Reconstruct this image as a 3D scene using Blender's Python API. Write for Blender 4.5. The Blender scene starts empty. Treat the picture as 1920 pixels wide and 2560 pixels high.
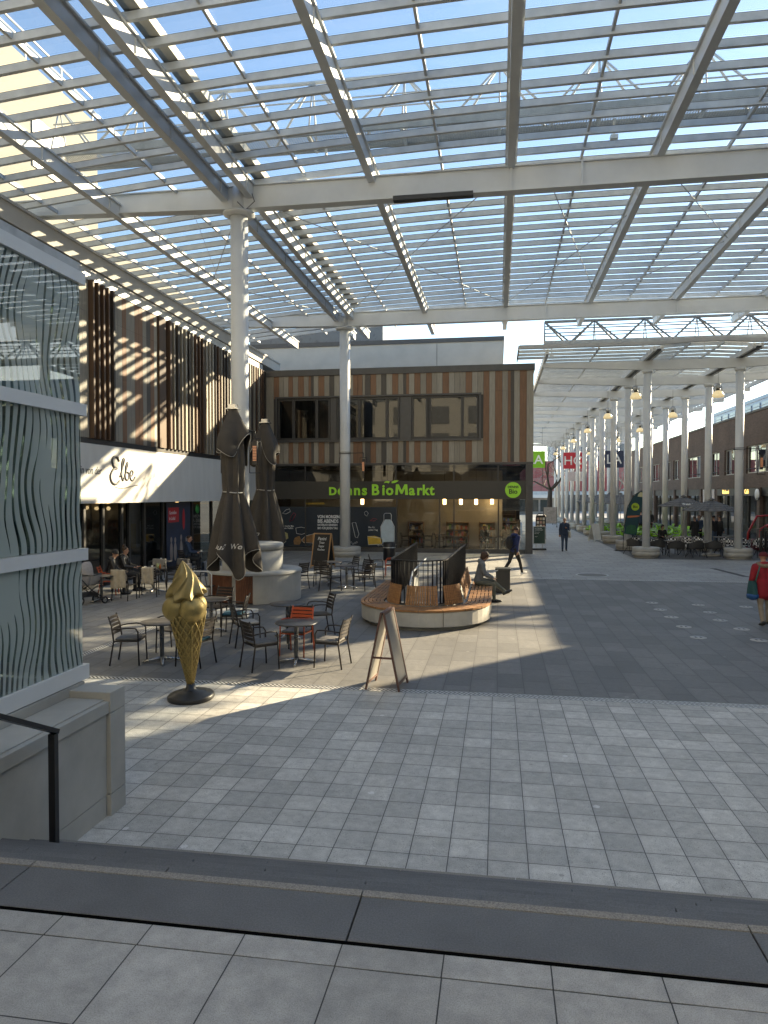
import bpy, bmesh, math, random
import numpy as np
from mathutils import Vector, Matrix
R = math.radians
rnd = random.Random(7)
SC = bpy.context.scene
COL = SC.collection

# ---------------------------------------------------------------- camera
cam = bpy.data.cameras.new('camera'); camo = bpy.data.objects.new('camera', cam); COL.objects.link(camo)
camo.location = (0, 0, 3.05); camo.rotation_euler = (R(90 - 1.36), 0, R(9.15))
cam.sensor_fit = 'HORIZONTAL'; cam.sensor_width = 36; cam.lens = 1770 / 1920 * 36
cam.clip_start = .05; cam.clip_end = 2000
SC.camera = camo
# ---------------------------------------------------------------- sky, sun, exposure
SUN_EL, SUN_AZ = 21.0, 43.0            # azimuth clockwise from +Y
w = bpy.data.worlds.new('World'); SC.world = w; w.use_nodes = True
nt = w.node_tree; nt.nodes.clear()
sky = nt.nodes.new('ShaderNodeTexSky'); sky.sky_type = 'NISHITA'; sky.sun_disc = False
sky.sun_elevation = R(SUN_EL); sky.sun_rotation = R(SUN_AZ); sky.dust_density = .25; sky.ozone_density = 2.6; sky.air_density = 1.0
bg = nt.nodes.new('ShaderNodeBackground'); bg.inputs['Strength'].default_value = .1
wo = nt.nodes.new('ShaderNodeOutputWorld')
nt.links.new(sky.outputs[0], bg.inputs[0]); nt.links.new(bg.outputs[0], wo.inputs[0])
sl = bpy.data.lights.new('sun', 'SUN'); sl.energy = 4.6; sl.angle = R(.53); sl.color = (1, .87, .66)
so = bpy.data.objects.new('sun', sl); COL.objects.link(so)
so.rotation_euler = (R(90 - SUN_EL), 0, R(180 - SUN_AZ)); so.location = (30, 30, 30)
vs = SC.view_settings; vs.view_transform = 'Standard'; vs.look = 'None'; vs.gamma = 1; vs.exposure = 2.02
vs.use_white_balance = True; vs.white_balance_temperature = 7600; vs.white_balance_tint = 8
SC.cycles.max_bounces = 9; SC.cycles.transparent_max_bounces = 40; SC.cycles.diffuse_bounces = 4
SC.cycles.glossy_bounces = 3; SC.cycles.transmission_bounces = 4
SC.cycles.caustics_reflective = False; SC.cycles.caustics_refractive = False
SC.cycles.sample_clamp_indirect = 4

# ---------------------------------------------------------------- materials
MATS = {}
def nodes(name):
    m = bpy.data.materials.new(name); m.use_nodes = True
    t = m.node_tree; b = t.nodes['Principled BSDF']
    return m, t, b
def N(t, kind, **kw):
    n = t.nodes.new('ShaderNode' + kind)
    for k, v in kw.items():
        if k.startswith('i_'):
            key = k[2:].replace('_', ' ')
            n.inputs[int(key) if key.isdigit() else key].default_value = v
        else: setattr(n, k, v)
    return n
def c4(c): return (c[0], c[1], c[2], 1) if not isinstance(c, (int, float)) else (c, c, c, 1)
def mixc(t, fac, a, b, mode='MIX'):
    n = t.nodes.new('ShaderNodeMix'); n.data_type = 'RGBA'; n.blend_type = mode
    for s, v in ((n.inputs[0], fac), (n.inputs[6], a), (n.inputs[7], b)):
        if hasattr(v, 'is_linked'): t.links.new(v, s)
        else: s.default_value = v if s.type == 'VALUE' else c4(v)
    return n.outputs[2]
def math_(t, op, a, b=0.0, c=None):
    n = t.nodes.new('ShaderNodeMath'); n.operation = op
    for i, v in enumerate((a, b) if c is None else (a, b, c)):
        if hasattr(v, 'is_linked'): t.links.new(v, n.inputs[i])
        else: n.inputs[i].default_value = v
    return n.outputs[0]
def ramp(t, src, stops, const=False):
    n = t.nodes.new('ShaderNodeValToRGB'); t.links.new(src, n.inputs[0]); e = n.color_ramp.elements
    if const: n.color_ramp.interpolation = 'CONSTANT'
    e[0].position, e[0].color = stops[0][0], c4(stops[0][1]); e[1].position, e[1].color = stops[1][0], c4(stops[1][1])
    for p, c in stops[2:]:
        x = e.new(p); x.color = c4(c)
    return n.outputs[0]
def coord(t, scale=(1, 1, 1), rot=(0, 0, 0), loc=(0, 0, 0)):
    tc = N(t, 'TexCoord'); mp = N(t, 'Mapping'); t.links.new(tc.outputs['Object'], mp.inputs[0])
    mp.inputs['Scale'].default_value = scale; mp.inputs['Rotation'].default_value = rot; mp.inputs['Location'].default_value = loc
    return mp.outputs[0]
def noise(t, vec, scale, detail=4, rough=.6):
    n = N(t, 'TexNoise'); n.inputs['Scale'].default_value = scale; n.inputs['Detail'].default_value = detail; n.inputs['Roughness'].default_value = rough
    t.links.new(vec, n.inputs['Vector']); return n.outputs[0]
def bump(t, b, h, strength, dist=.01):
    n = N(t, 'Bump'); n.inputs['Strength'].default_value = strength; n.inputs['Distance'].default_value = dist
    t.links.new(h, n.inputs['Height']); t.links.new(n.outputs[0], b.inputs['Normal'])
def M(name, col, rough=.6, metal=0, var=.12, scale=3, bmp=0, bscale=60, emis=0, stretch=(1, 1, 1), spec=.5):
    if name in MATS: return MATS[name]
    m, t, b = nodes(name)
    b.inputs['Roughness'].default_value = rough; b.inputs['Metallic'].default_value = metal; b.inputs['Specular IOR Level'].default_value = spec
    v = coord(t, stretch)
    n1 = noise(t, v, scale, 6); lo = [x * (1 - var) for x in col]; hi = [min(1, x * (1 + var)) for x in col]
    t.links.new(ramp(t, n1, [(.3, lo), (.7, hi)]), b.inputs['Base Color'])
    rr = math_(t, 'MULTIPLY_ADD', n1, .3, rough - .15); t.links.new(rr, b.inputs['Roughness'])
    if bmp: bump(t, b, noise(t, v, bscale, 5), bmp, .01)
    if emis: b.inputs['Emission Color'].default_value = c4(col); b.inputs['Emission Strength'].default_value = emis
    MATS[name] = m; return m
def paving(name, lo, hi, bw, rh, offs=0, rot=0, mortar=.006, joint=.03, shift=(0, 0), speck=.35, rough=.62, stain=.3, ss=120, pits=.6):
    m, t, b = nodes(name)
    v = coord(t, rot=(0, 0, rot), loc=(shift[0], shift[1], 0))
    wob = N(t, 'VectorMath', operation='MULTIPLY_ADD'); nn = N(t, 'TexNoise', i_Scale=2.5); t.links.new(v, nn.inputs['Vector'])
    t.links.new(nn.outputs[1], wob.inputs[0]); wob.inputs[1].default_value = (.008, .008, 0); t.links.new(v, wob.inputs[2])
    br = N(t, 'TexBrick', offset=offs, squash=1.0, offset_frequency=2)
    t.links.new(wob.outputs[0], br.inputs['Vector'])
    br.inputs['Color1'].default_value = c4(0); br.inputs['Color2'].default_value = c4(1); br.inputs['Mortar'].default_value = c4(.5)
    br.inputs['Scale'].default_value = 1; br.inputs['Mortar Size'].default_value = mortar; br.inputs['Mortar Smooth'].default_value = .3
    br.inputs['Brick Width'].default_value = bw; br.inputs['Row Height'].default_value = rh
    base = mixc(t, br.outputs[0], lo, hi)
    big = noise(t, v, .8, 5); base = mixc(t, math_(t, 'MULTIPLY', ramp(t, big, [(.38, 0), (.7, 1)]), stain), base, [x * .6 for x in lo])
    mid = noise(t, v, 9, 6, .7); base = mixc(t, .55, base, mixc(t, 1, base, ramp(t, mid, [(.3, .55), (.72, 1.35)]), 'MULTIPLY'))
    sp = noise(t, v, ss, 3, .7); base = mixc(t, speck, base, mixc(t, 1, base, ramp(t, sp, [(.34, .35), (.5, 1), (.68, 1.35)]), 'MULTIPLY'))
    gum = N(t, 'TexVoronoi', feature='F1'); gum.inputs['Scale'].default_value = 1.3; t.links.new(v, gum.inputs['Vector'])
    base = mixc(t, math_(t, 'MULTIPLY', math_(t, 'LESS_THAN', gum.outputs['Distance'], .045), .5), base, [min(.8, x * 1.6) for x in hi])
    gum2 = N(t, 'TexVoronoi', feature='F1'); gum2.inputs['Scale'].default_value = 1.9; t.links.new(v, gum2.inputs['Vector'])
    base = mixc(t, math_(t, 'MULTIPLY', math_(t, 'LESS_THAN', gum2.outputs['Distance'], .04), .5), base, [x * .4 for x in lo])
    pit = N(t, 'TexVoronoi', feature='F1'); pit.inputs['Scale'].default_value = 42; t.links.new(v, pit.inputs['Vector'])
    pm = math_(t, 'MULTIPLY', math_(t, 'LESS_THAN', pit.outputs['Distance'], .22), math_(t, 'GREATER_THAN', noise(t, v, 5, 3), .5)); base = mixc(t, math_(t, 'MULTIPLY', pm, pits), base, [x * .35 for x in lo])
    br2 = N(t, 'TexBrick', offset=offs, squash=1.0, offset_frequency=2); t.links.new(wob.outputs[0], br2.inputs['Vector']); br2.inputs['Scale'].default_value = 1; br2.inputs['Brick Width'].default_value = bw; br2.inputs['Row Height'].default_value = rh
    br2.inputs['Mortar Size'].default_value = min(bw, rh) * .16; br2.inputs['Mortar Smooth'].default_value = 1
    base = mixc(t, math_(t, 'MULTIPLY', math_(t, 'MULTIPLY', br2.outputs[1], noise(t, v, 3.5, 4)), .3), base, [x * .5 for x in lo])
    base = mixc(t, br.outputs[1], base, joint)
    t.links.new(base, b.inputs['Base Color'])
    t.links.new(math_(t, 'MULTIPLY_ADD', mid, .35, rough - .18), b.inputs['Roughness'])
    h = math_(t, 'SUBTRACT', math_(t, 'MULTIPLY', sp, .25), br.outputs[1]); h = math_(t, 'ADD', h, math_(t, 'MULTIPLY', br.outputs[0], .5))
    bump(t, b, h, .35, .006)
    return m
def schlick(t, k):
    lw = N(t, 'LayerWeight', i_Blend=.5); p = math_(t, 'POWER', lw.outputs['Facing'], 5.0)
    return math_(t, 'MINIMUM', math_(t, 'MULTIPLY', math_(t, 'MULTIPLY_ADD', p, .96, .04), k), 1)
def glassm(name, tint=(.95, .97, .96), refl=1.0, dirt=.06, ior=1.5, rough=0.0, dirtcol=(.6, .62, .6), dscale=3):
    """thin architectural pane: see-through, mirror-like at grazing angles, a little dust"""
    m, t, b = nodes(name); t.nodes.remove(b); out = t.nodes['Material Output']
    tr = N(t, 'BsdfTransparent', i_Color=c4(tint)); gl = N(t, 'BsdfGlossy', i_Roughness=rough); gl.inputs['Color'].default_value = c4((.95, .97, 1))
    f = schlick(t, 1.8 * refl)
    m1 = N(t, 'MixShader'); t.links.new(f, m1.inputs[0]); t.links.new(tr.outputs[0], m1.inputs[1]); t.links.new(gl.outputs[0], m1.inputs[2])
    df = N(t, 'BsdfDiffuse', i_Color=c4(dirtcol)); tl = N(t, 'BsdfTranslucent', i_Color=c4(dirtcol)); md = N(t, 'MixShader', i_0=.6)
    t.links.new(df.outputs[0], md.inputs[1]); t.links.new(tl.outputs[0], md.inputs[2])
    n1 = noise(t, coord(t), dscale, 6); dd = ramp(t, n1, [(.3, 0), (.8, 2 * dirt)])
    m2 = N(t, 'MixShader'); t.links.new(dd, m2.inputs[0]); t.links.new(m1.outputs[0], m2.inputs[1]); t.links.new(md.outputs[0], m2.inputs[2])
    t.links.new(m2.outputs[0], out.inputs[0]); return m

# ---------------------------------------------------------------- mesh builder
class MB:
    def __init__(s): s.v = []; s.f = []; s.mi = []; s.sm = []; s.T = None
    def _add(s, vs_, fs, mi=0, smooth=False):
        o = len(s.v)
        for p in vs_:
            s.v.append(tuple(s.T @ Vector(p)) if s.T is not None else (float(p[0]), float(p[1]), float(p[2])))
        for f in fs: s.f.append([i + o for i in f]); s.mi.append(mi); s.sm.append(smooth)
        return s
    def box(s, a, b, mi=0):
        x0, y0, z0 = a; x1, y1, z1 = b
        if x0 > x1: x0, x1 = x1, x0
        if y0 > y1: y0, y1 = y1, y0
        if z0 > z1: z0, z1 = z1, z0
        return s._add([(x0, y0, z0), (x1, y0, z0), (x1, y1, z0), (x0, y1, z0), (x0, y0, z1), (x1, y0, z1), (x1, y1, z1), (x0, y1, z1)],
                      [(0, 3, 2, 1), (4, 5, 6, 7), (0, 1, 5, 4), (1, 2, 6, 5), (2, 3, 7, 6), (3, 0, 4, 7)], mi)
    def cbox(s, c, d, mi=0, rz=0):
        if rz:
            old = s.T; Tn = Matrix.Translation(c) @ Matrix.Rotation(rz, 4, 'Z'); s.T = Tn if old is None else old @ Tn
            s.box((-d[0] / 2, -d[1] / 2, -d[2] / 2), (d[0] / 2, d[1] / 2, d[2] / 2), mi); s.T = old; return s
        return s.box([c[i] - d[i] / 2 for i in range(3)], [c[i] + d[i] / 2 for i in range(3)], mi)
    def bar(s, p, q, w, h, mi=0, up=(0, 0, 1), h2=None):
        """rectangular bar from p to q, w across, h along up (h2 at q)"""
        p, q = Vector(p), Vector(q); d = (q - p).normalized(); u = Vector(up); x = d.cross(u)
        if x.length < 1e-4: x = d.cross(Vector((1, 0, 0)))
        x.normalize(); u = x.cross(d); h2 = h if h2 is None else h2
        vs_ = [p + x * (i * w / 2) + u * (j * h / 2) for i, j in ((-1, -1), (1, -1), (1, 1), (-1, 1))] + [q + x * (i * w / 2) + u * (j * h2 / 2) for i, j in ((-1, -1), (1, -1), (1, 1), (-1, 1))]
        return s._add(vs_, [(0, 1, 2, 3), (7, 6, 5, 4), (0, 4, 5, 1), (1, 5, 6, 2), (2, 6, 7, 3), (3, 7, 4, 0)], mi)
    def tube(s, pts, r, n=8, mi=0, cap=True, closed=False):
        pts = [Vector(p) for p in pts]; k = len(pts); rs = r if isinstance(r, (list, tuple)) else [r] * k
        vs_ = []; prev = None
        for i, p in enumerate(pts):
            if closed: d = pts[(i + 1) % k] - pts[i - 1]
            else: d = pts[min(i + 1, k - 1)] - pts[max(i - 1, 0)]
            d.normalize()
            if prev is None:
                x = d.cross(Vector((0, 0, 1)))
                if x.length < 1e-3: x = d.cross(Vector((0, 1, 0)))
            else: x = prev - d * prev.dot(d)
            x.normalize(); prev = x; y = d.cross(x)
            for j in range(n):
                a = 2 * math.pi * j / n; vs_.append(p + x * (math.cos(a) * rs[i]) + y * (math.sin(a) * rs[i]))
        fs = []
        for i in range(k if closed else k - 1):
            for j in range(n):
                i2 = (i + 1) % k; fs.append((i * n + j, i2 * n + j, i2 * n + (j + 1) % n, i * n + (j + 1) % n))
        s._add(vs_, fs, mi, True)
        if cap and not closed:
            o = len(s.v) - k * n
            s.f += [list(range(o, o + n)), list(range(o + (k - 1) * n, o + k * n))[::-1]]; s.mi += [mi, mi]; s.sm += [False, False]
        return s
    def lathe(s, prof, c=(0, 0, 0), n=24, mi=0, smooth=True, cap=True, sx=1, sy=1):
        vs_ = []; fs = []; k = len(prof)
        for r, z in prof:
            for j in range(n):
                a = 2 * math.pi * j / n; vs_.append((c[0] + r * math.cos(a) * sx, c[1] + r * math.sin(a) * sy, c[2] + z))
        for i in range(k - 1):
            for j in range(n): fs.append((i * n + j, i * n + (j + 1) % n, (i + 1) * n + (j + 1) % n, (i + 1) * n + j))
        s._add(vs_, fs, mi, smooth); o = len(s.v) - k * n
        if cap:
            if prof[0][0] > 1e-4: s.f.append(list(range(o, o + n))[::-1]); s.mi.append(mi); s.sm.append(False)
            if prof[-1][0] > 1e-4: s.f.append(list(range(o + (k - 1) * n, o + k * n))); s.mi.append(mi); s.sm.append(False)
        return s
    def prism(s, poly, z0, z1, mi=0):
        """poly in XY (counter-clockwise) extruded along Z"""
        n = len(poly)
        return s._add([(x, y, z0) for x, y in poly] + [(x, y, z1) for x, y in poly],
                      [list(range(n))[::-1], list(range(n, 2 * n))] + [(i, (i + 1) % n, n + (i + 1) % n, n + i) for i in range(n)], mi)
    def slabY(s, poly, y0, y1, mi=0):
        """poly in XZ extruded along Y"""
        n = len(poly)
        return s._add([(x, y0, z) for x, z in poly] + [(x, y1, z) for x, z in poly],
                      [list(range(n)), list(range(n, 2 * n))[::-1]] + [(i, n + i, n + (i + 1) % n, (i + 1) % n) for i in range(n)], mi)
    def ball(s, c, r, n=12, m=8, mi=0):
        rx, ry, rz = r if isinstance(r, (list, tuple)) else (r, r, r)
        vs_ = [(c[0], c[1], c[2] - rz)]; fs = []
        for i in range(1, m):
            a = math.pi * i / m - math.pi / 2
            for j in range(n):
                b = 2 * math.pi * j / n; vs_.append((c[0] + rx * math.cos(a) * math.cos(b), c[1] + ry * math.cos(a) * math.sin(b), c[2] + rz * math.sin(a)))
        vs_.append((c[0], c[1], c[2] + rz)); L = len(vs_) - 1
        for j in range(n):
            fs.append((0, 1 + (j + 1) % n, 1 + j)); fs.append((L, L - n + j, L - n + (j + 1) % n))
            for i in range(m - 2): fs.append((1 + i * n + j, 1 + i * n + (j + 1) % n, 1 + (i + 1) * n + (j + 1) % n, 1 + (i + 1) * n + j))
        return s._add(vs_, fs, mi, True)
    def quad(s, a, b, c, d, mi=0, smooth=False): return s._add([a, b, c, d], [(0, 1, 2, 3)], mi, smooth)
    def grid(s, fn, nu, nv, mi=0, smooth=True):
        vs_ = [fn(i / nu, j / nv) for i in range(nu + 1) for j in range(nv + 1)]
        return s._add(vs_, [(i * (nv + 1) + j, (i + 1) * (nv + 1) + j, (i + 1) * (nv + 1) + j + 1, i * (nv + 1) + j + 1) for i in range(nu) for j in range(nv)], mi, smooth)
    def build(s, name, mats, parent=None, world=True, bevel=0, solid=0):
        me = bpy.data.meshes.new(name); off = Vector((0, 0, 0))
        if parent is not None and world:
            p = parent
            while p is not None: off = off + p.location; p = p.parent
        vv = [tuple(Vector(p) - off) for p in s.v] if off.length > 0 else s.v
        me.from_pydata(vv, [], s.f)
        for m_ in (mats if isinstance(mats, (list, tuple)) else [mats]): me.materials.append(m_)
        me.polygons.foreach_set('material_index', s.mi); me.polygons.foreach_set('use_smooth', s.sm); me.update()
        o = bpy.data.objects.new(name, me); COL.objects.link(o)
        if parent is not None: o.parent = parent
        if bevel:
            b = o.modifiers.new('bevel', 'BEVEL'); b.width = bevel; b.segments = 2; b.limit_method = 'ANGLE'
        if solid:
            b = o.modifiers.new('solid', 'SOLIDIFY'); b.thickness = solid; b.offset = 0
        return o
def tag(o, label=None, cat=None, group=None, kind=None):
    for k, v in (('label', label), ('category', cat), ('group', group), ('kind', kind)):
        if v: o[k] = v
    return o
def thing(name, label, cat, loc=(0, 0, 0), rz=0, group=None):
    o = bpy.data.objects.new(name, None); COL.objects.link(o); o.location = loc; o.rotation_euler = (0, 0, rz); o.empty_display_size = .1
    return tag(o, label, cat, group)
KIDS = {}
def dup(root, loc, rz=0, label=None, group=None, scale=None):
    if not KIDS.get('n') == len(bpy.data.objects):
        KIDS.clear()
        for o in bpy.data.objects:
            if o.parent: KIDS.setdefault(o.parent.name, []).append(o)
    kids = [(k, KIDS.get(k.name, [])) for k in KIDS.get(root.name, [])]
    r = root.copy(); COL.objects.link(r); r.location = loc; r.rotation_euler = (0, 0, rz)
    if scale: r.scale = (scale,) * 3
    if label: r['label'] = label
    if group: r['group'] = group
    for k, gs in kids:
        c = k.copy(); COL.objects.link(c); c.parent = r
        for g in gs:
            d = g.copy(); COL.objects.link(d); d.parent = c
    return r
def textpart(name, s, size, mat, parent, loc, rot=(R(90), 0, 0), ext=.01, bold=0, shear=0, align='LEFT', world=True, sx=1):
    cu = bpy.data.curves.new('lettering', 'FONT'); cu.body = s; cu.size = size; cu.extrude = ext; cu.offset = bold; cu.shear = shear; cu.align_x = align; cu.resolution_u = 3
    to = bpy.data.objects.new('lettering', cu); COL.objects.link(to); dg = bpy.context.evaluated_depsgraph_get()
    me = bpy.data.meshes.new_from_object(to.evaluated_get(dg)); bpy.data.objects.remove(to); bpy.data.curves.remove(cu)
    me.materials.clear(); me.materials.append(mat)
    me.transform(Matrix.Translation(loc) @ Matrix.Rotation(rot[2], 4, 'Z') @ Matrix.Rotation(rot[1], 4, 'Y') @ Matrix.Rotation(rot[0], 4, 'X') @ Matrix.Diagonal((sx, 1, 1, 1)))
    if parent is not None and world:
        p = parent; off = Vector((0, 0, 0))
        while p is not None: off = off + p.location; p = p.parent
        me.transform(Matrix.Translation(-off))
    o = bpy.data.objects.new(name, me); COL.objects.link(o)
    if parent is not None: o.parent = parent
    return o
def arc(cx, cy, r, a0, a1, n, z): return [(cx + r * math.cos(R(a0 + (a1 - a0) * i / n)), cy + r * math.sin(R(a0 + (a1 - a0) * i / n)), z) for i in range(n + 1)]

# common materials
WHITE = M('white_paint', (.60, .62, .63), .42, var=.07, scale=1.2, bmp=.03, bscale=8)
WHITE2 = M('white_paint_weathered', (.53, .55, .56), .5, var=.14, scale=2.5)
STEELG = M('galvanised', (.42, .43, .43), .45, .6, var=.2, scale=6)
BLACK = M('black_metal', (.018, .018, .02), .4, .2, var=.3)
DARK = M('anthracite', (.03, .031, .033), .45, var=.2)
CHROME = M('brushed_steel', (.5, .5, .5), .3, .95, var=.1)
CONC = M('concrete', (.40, .395, .37), .75, var=.16, scale=1.6, bmp=.12, bscale=30)
CONC2 = M('concrete_grey', (.33, .33, .31), .78, var=.2, scale=2.5, bmp=.15, bscale=24)
WOOD = M('bench_wood', (.30, .15, .062), .55, var=.35, scale=5, stretch=(1, 1, 6), bmp=.1)
CHAIRM = M('chair_brown_metal', (.022, .017, .015), .42, var=.25)
CUSH = M('cushion_grey', (.15, .145, .14), .95, var=.25, scale=14)
CUSHT = M('cushion_teal', (.02, .085, .12), .95, var=.25, scale=14)
# ================================================================ SETTING
def struct(name, mb, m, **kw): return tag(mb.build(name, m, **kw), kind='structure')
def sheet(name, x0, x1, y0, y1, z, m):
    mb = MB(); mb.quad((x0, y0, z), (x1, y0, z), (x1, y1, z), (x0, y1, z)); return struct(name, mb, m)
sheet('ground', -1500, 1500, -600, 1800, -.02, M('ground_far', (.25, .25, .24), .8, var=.2, scale=.05))
P_LIGHT = paving('paving_light', (.42, .415, .39), (.62, .61, .57), .331, .331, mortar=.0045, joint=.06, shift=(.07, .04), stain=.35, speck=.6)
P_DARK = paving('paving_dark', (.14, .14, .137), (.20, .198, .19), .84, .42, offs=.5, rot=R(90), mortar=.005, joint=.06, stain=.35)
P_FAR = paving('paving_far', (.29, .29, .28), (.38, .378, .36), .8, .5, offs=.5, mortar=.006, joint=.1, stain=.2)
P_CAFE = paving('paving_cafe', (.26, .25, .23), (.36, .345, .32), .84, .42, offs=.5, rot=R(90), mortar=.005, joint=.07, stain=.25)
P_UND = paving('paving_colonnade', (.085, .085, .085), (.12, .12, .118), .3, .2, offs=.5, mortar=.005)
sheet('plaza_front', -26, 40, 5.2, 10.78, 0, P_LIGHT)
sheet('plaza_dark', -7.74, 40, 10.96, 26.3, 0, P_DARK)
sheet('plaza_cafe', -26, -7.92, 10.96, 60, 0, P_CAFE)
sheet('plaza_far', -7.74, 6.5, 26.46, 150, 0, P_FAR)
sheet('plaza_right', 6.5, 40, 26.46, 35.3, 0, P_FAR)
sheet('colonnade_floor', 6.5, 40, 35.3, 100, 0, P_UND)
sheet('plaza_end', 6.5, 60, 100, 150, 0, P_FAR)
# slotted drains
def drain_mat():
    m, t, b = nodes('drain_grate'); v = coord(t)
    s = N(t, 'SeparateXYZ'); t.links.new(v, s.inputs[0])
    a = math_(t, 'GREATER_THAN', math_(t, 'FRACT', math_(t, 'MULTIPLY', math_(t, 'ADD', s.outputs[0], s.outputs[1]), 1 / .075)), .5)
    t.links.new(mixc(t, a, .015, (.62, .62, .60)), b.inputs['Base Color']); b.inputs['Metallic'].default_value = .3; b.inputs['Roughness'].default_value = .5
    bump(t, b, a, .8, .01); return m
DR = drain_mat()
def drain(label, x0, x1, y0, y1):
    d = thing('drain_channel', label, 'drain', (x0, y0, 0))
    mb = MB(); al = (x1 - x0) > (y1 - y0); e = .022
    if al: mb.box((x0, y0 + e, -.015), (x1, y1 - e, .002)); fr = MB().box((x0, y0, -.015), (x1, y0 + e, .005)).box((x0, y1 - e, -.015), (x1, y1, .005))
    else: mb.box((x0 + e, y0, -.015), (x1 - e, y1, .002)); fr = MB().box((x0, y0, -.015), (x0 + e, y1, .004)).box((x1 - e, y0, -.015), (x1, y1, .004))
    mb.build('grate', DR, d); fr.build('edge_rail', STEELG, d)
drain('long slotted drain between the light front tiles and the dark paving', -7.74, 40, 10.78, 10.96)
drain('slotted drain running beside the cafe tables towards the shop', -7.92, -7.74, 10.96, 37)
drain('slotted drain crossing the plaza behind the slatted bench', -7.74, 40, 26.3, 26.46)
# upper platform and stair
PZ = 1.45
P_PLAT = paving('paving_platform', (.37, .36, .337), (.42, .407, .38), .362, .386, mortar=.0028, joint=.03, shift=(-.186, .001), speck=.5, rough=.75, stain=.6, ss=220, pits=.12)
EDGE_Y = 2.43
mb = MB().box((-8, -30, PZ - .3), (40, EDGE_Y - .118, PZ)); struct('upper_platform', mb, P_PLAT)
P_PLAT2 = paving('paving_platform_edge', (.37, .36, .337), (.42, .407, .38), .362, 4, mortar=.0028, joint=.03, shift=(-.186, 1), speck=.5, rough=.75, stain=.6, ss=220, pits=.12)
mb = MB().box((-8, EDGE_Y - .115, PZ - .3), (40, EDGE_Y, PZ)); struct('platform_edge_row', mb, P_PLAT2)
GRAN = M('dark_granite', (.075, .077, .08), .6, var=.16, scale=120, bmp=.08, bscale=200)
def gran():
    m, t, b = nodes('dark_granite_step'); v = coord(t)
    base = mixc(t, .5, (.115, .115, .114), ramp(t, noise(t, v, 160, 3), [(.3, (.05, .05, .052)), (.7, (.17, .17, .17))]))
    base = mixc(t, .6, base, mixc(t, 1, base, ramp(t, noise(t, v, 2.2, 5), [(.3, .7), (.7, 1.25)]), 'MULTIPLY'))
    g = N(t, 'TexVoronoi', feature='F1'); g.inputs['Scale'].default_value = 1.7; t.links.new(v, g.inputs['Vector'])
    base = mixc(t, math_(t, 'MULTIPLY', math_(t, 'LESS_THAN', g.outputs['Distance'], .032), .5), base, (.3, .3, .29))
    t.links.new(base, b.inputs['Base Color']); b.inputs['Roughness'].default_value = .62; bump(t, b, noise(t, v, 200, 3), .15, .004); return m
GRAN = gran()
NOSE = M('rough_nosing', (.24, .225, .20), .9, var=.45, scale=160, bmp=.5, bscale=220)
RISE, TREAD = PZ / 9, .322
y = EDGE_Y + .034
struct('gap_shade_strip', MB().box((-8, EDGE_Y + .003, PZ - .12), (18, EDGE_Y + .033, PZ - .008)), M('gap_shade_black', (.004, .004, .004), .9, spec=.0))  # black strip painted in for the shade of the open gap
for k in range(9):
    z = PZ - k * RISE - (.006 if k == 0 else 0); nose = .038 if k in (0, 8) else 0
    tr = MB(); no = MB(); L = 1.46; x = -8.2 + (.365 if k == 0 else (k * .83) % 1.4)
    while x < 18:
        tr.box((x + .003, y, z - RISE + .006), (x + L - .003, y + TREAD - nose + (0 if nose else .006), z))
        if nose: no.box((x + .003, y + TREAD - nose + .001, z - RISE + .006), (x + L - .003, y + TREAD + .006, z + .002))
        x += L
    o = struct('stair_step', tr, GRAN, bevel=.004)
    if nose: no.build('nosing_strip', NOSE, o)
    y += TREAD

# dark block painting shade into the open joint at the platform edge
struct('gap_shade_block', MB().box((-8, 2.2, -.019), (18, 2.47, PZ - .31)), M('shadow_gap', (.02, .02, .02), .9))
# ================================================================ MAIN CANOPY
GLR = glassm('roof_glass', (.76, .82, .875), refl=.6, dirt=.045, dscale=.9)
GLR2 = glassm('roof_glass_frosted', (.80, .85, .89), refl=.6, dirt=.15, dirtcol=(.85, .88, .9), dscale=1.2)
canopy = thing('glass_canopy', 'big white steel canopy with clear glass roof spanning the plaza overhead', 'canopy', (-7.5, 19.95, 0))
def zr(x): return 12.42 - .0030 * (x - 3.5) ** 2 if x < 3.5 else 12.42 - .0016 * (x - 3.5) ** 2
CX0, CX1, CY0, CY1 = -15.2, 17.6, 9.5, 38.4
COLX = -7.5; RAFX = [-15.1, -11.3, None, -3.55, .32, 4.2, 8.05, 11.9, 15.75]
BY = (19.95, 34.4)
for yb in BY:
    mb = MB(); zb = 11.38; zt = zb + .62
    # web plus flanges: an I beam, tapering to its left end
    xs = [(-14.9, zb + .22), (COLX, zb), (CX1 - .4, zb)]
    for (xa, za), (xb, zb_) in zip(xs[:-1], xs[1:]):
        mb.slabY([(xa, za), (xb, zb_), (xb, zt), (xa, zt)], yb - .10, yb + .10)
        mb._add([(xa, yb - .17, za - .03), (xb, yb - .17, zb_ - .03), (xb, yb + .17, zb_ - .03), (xa, yb + .17, za - .03), (xa, yb - .17, za - .002), (xb, yb - .17, zb_ - .002), (xb, yb + .17, zb_ - .002), (xa, yb + .17, za - .002)],
                [(0, 3, 2, 1), (4, 5, 6, 7), (0, 1, 5, 4), (1, 2, 6, 5), (2, 3, 7, 6), (3, 0, 4, 7)])
    mb.box((-14.95, yb - .17, zt + .002), (CX1 - .4, yb + .17, zt + .03))
    for xx in (-14.9, .32, 2.2, 8.05, 13.8): mb.box((xx - .03, yb - .165, zb + .22 if xx < -10 else zb + .002), (xx + .03, yb + .165, zt))
    mb.build('cross_beam', WHITE, canopy)
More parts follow.
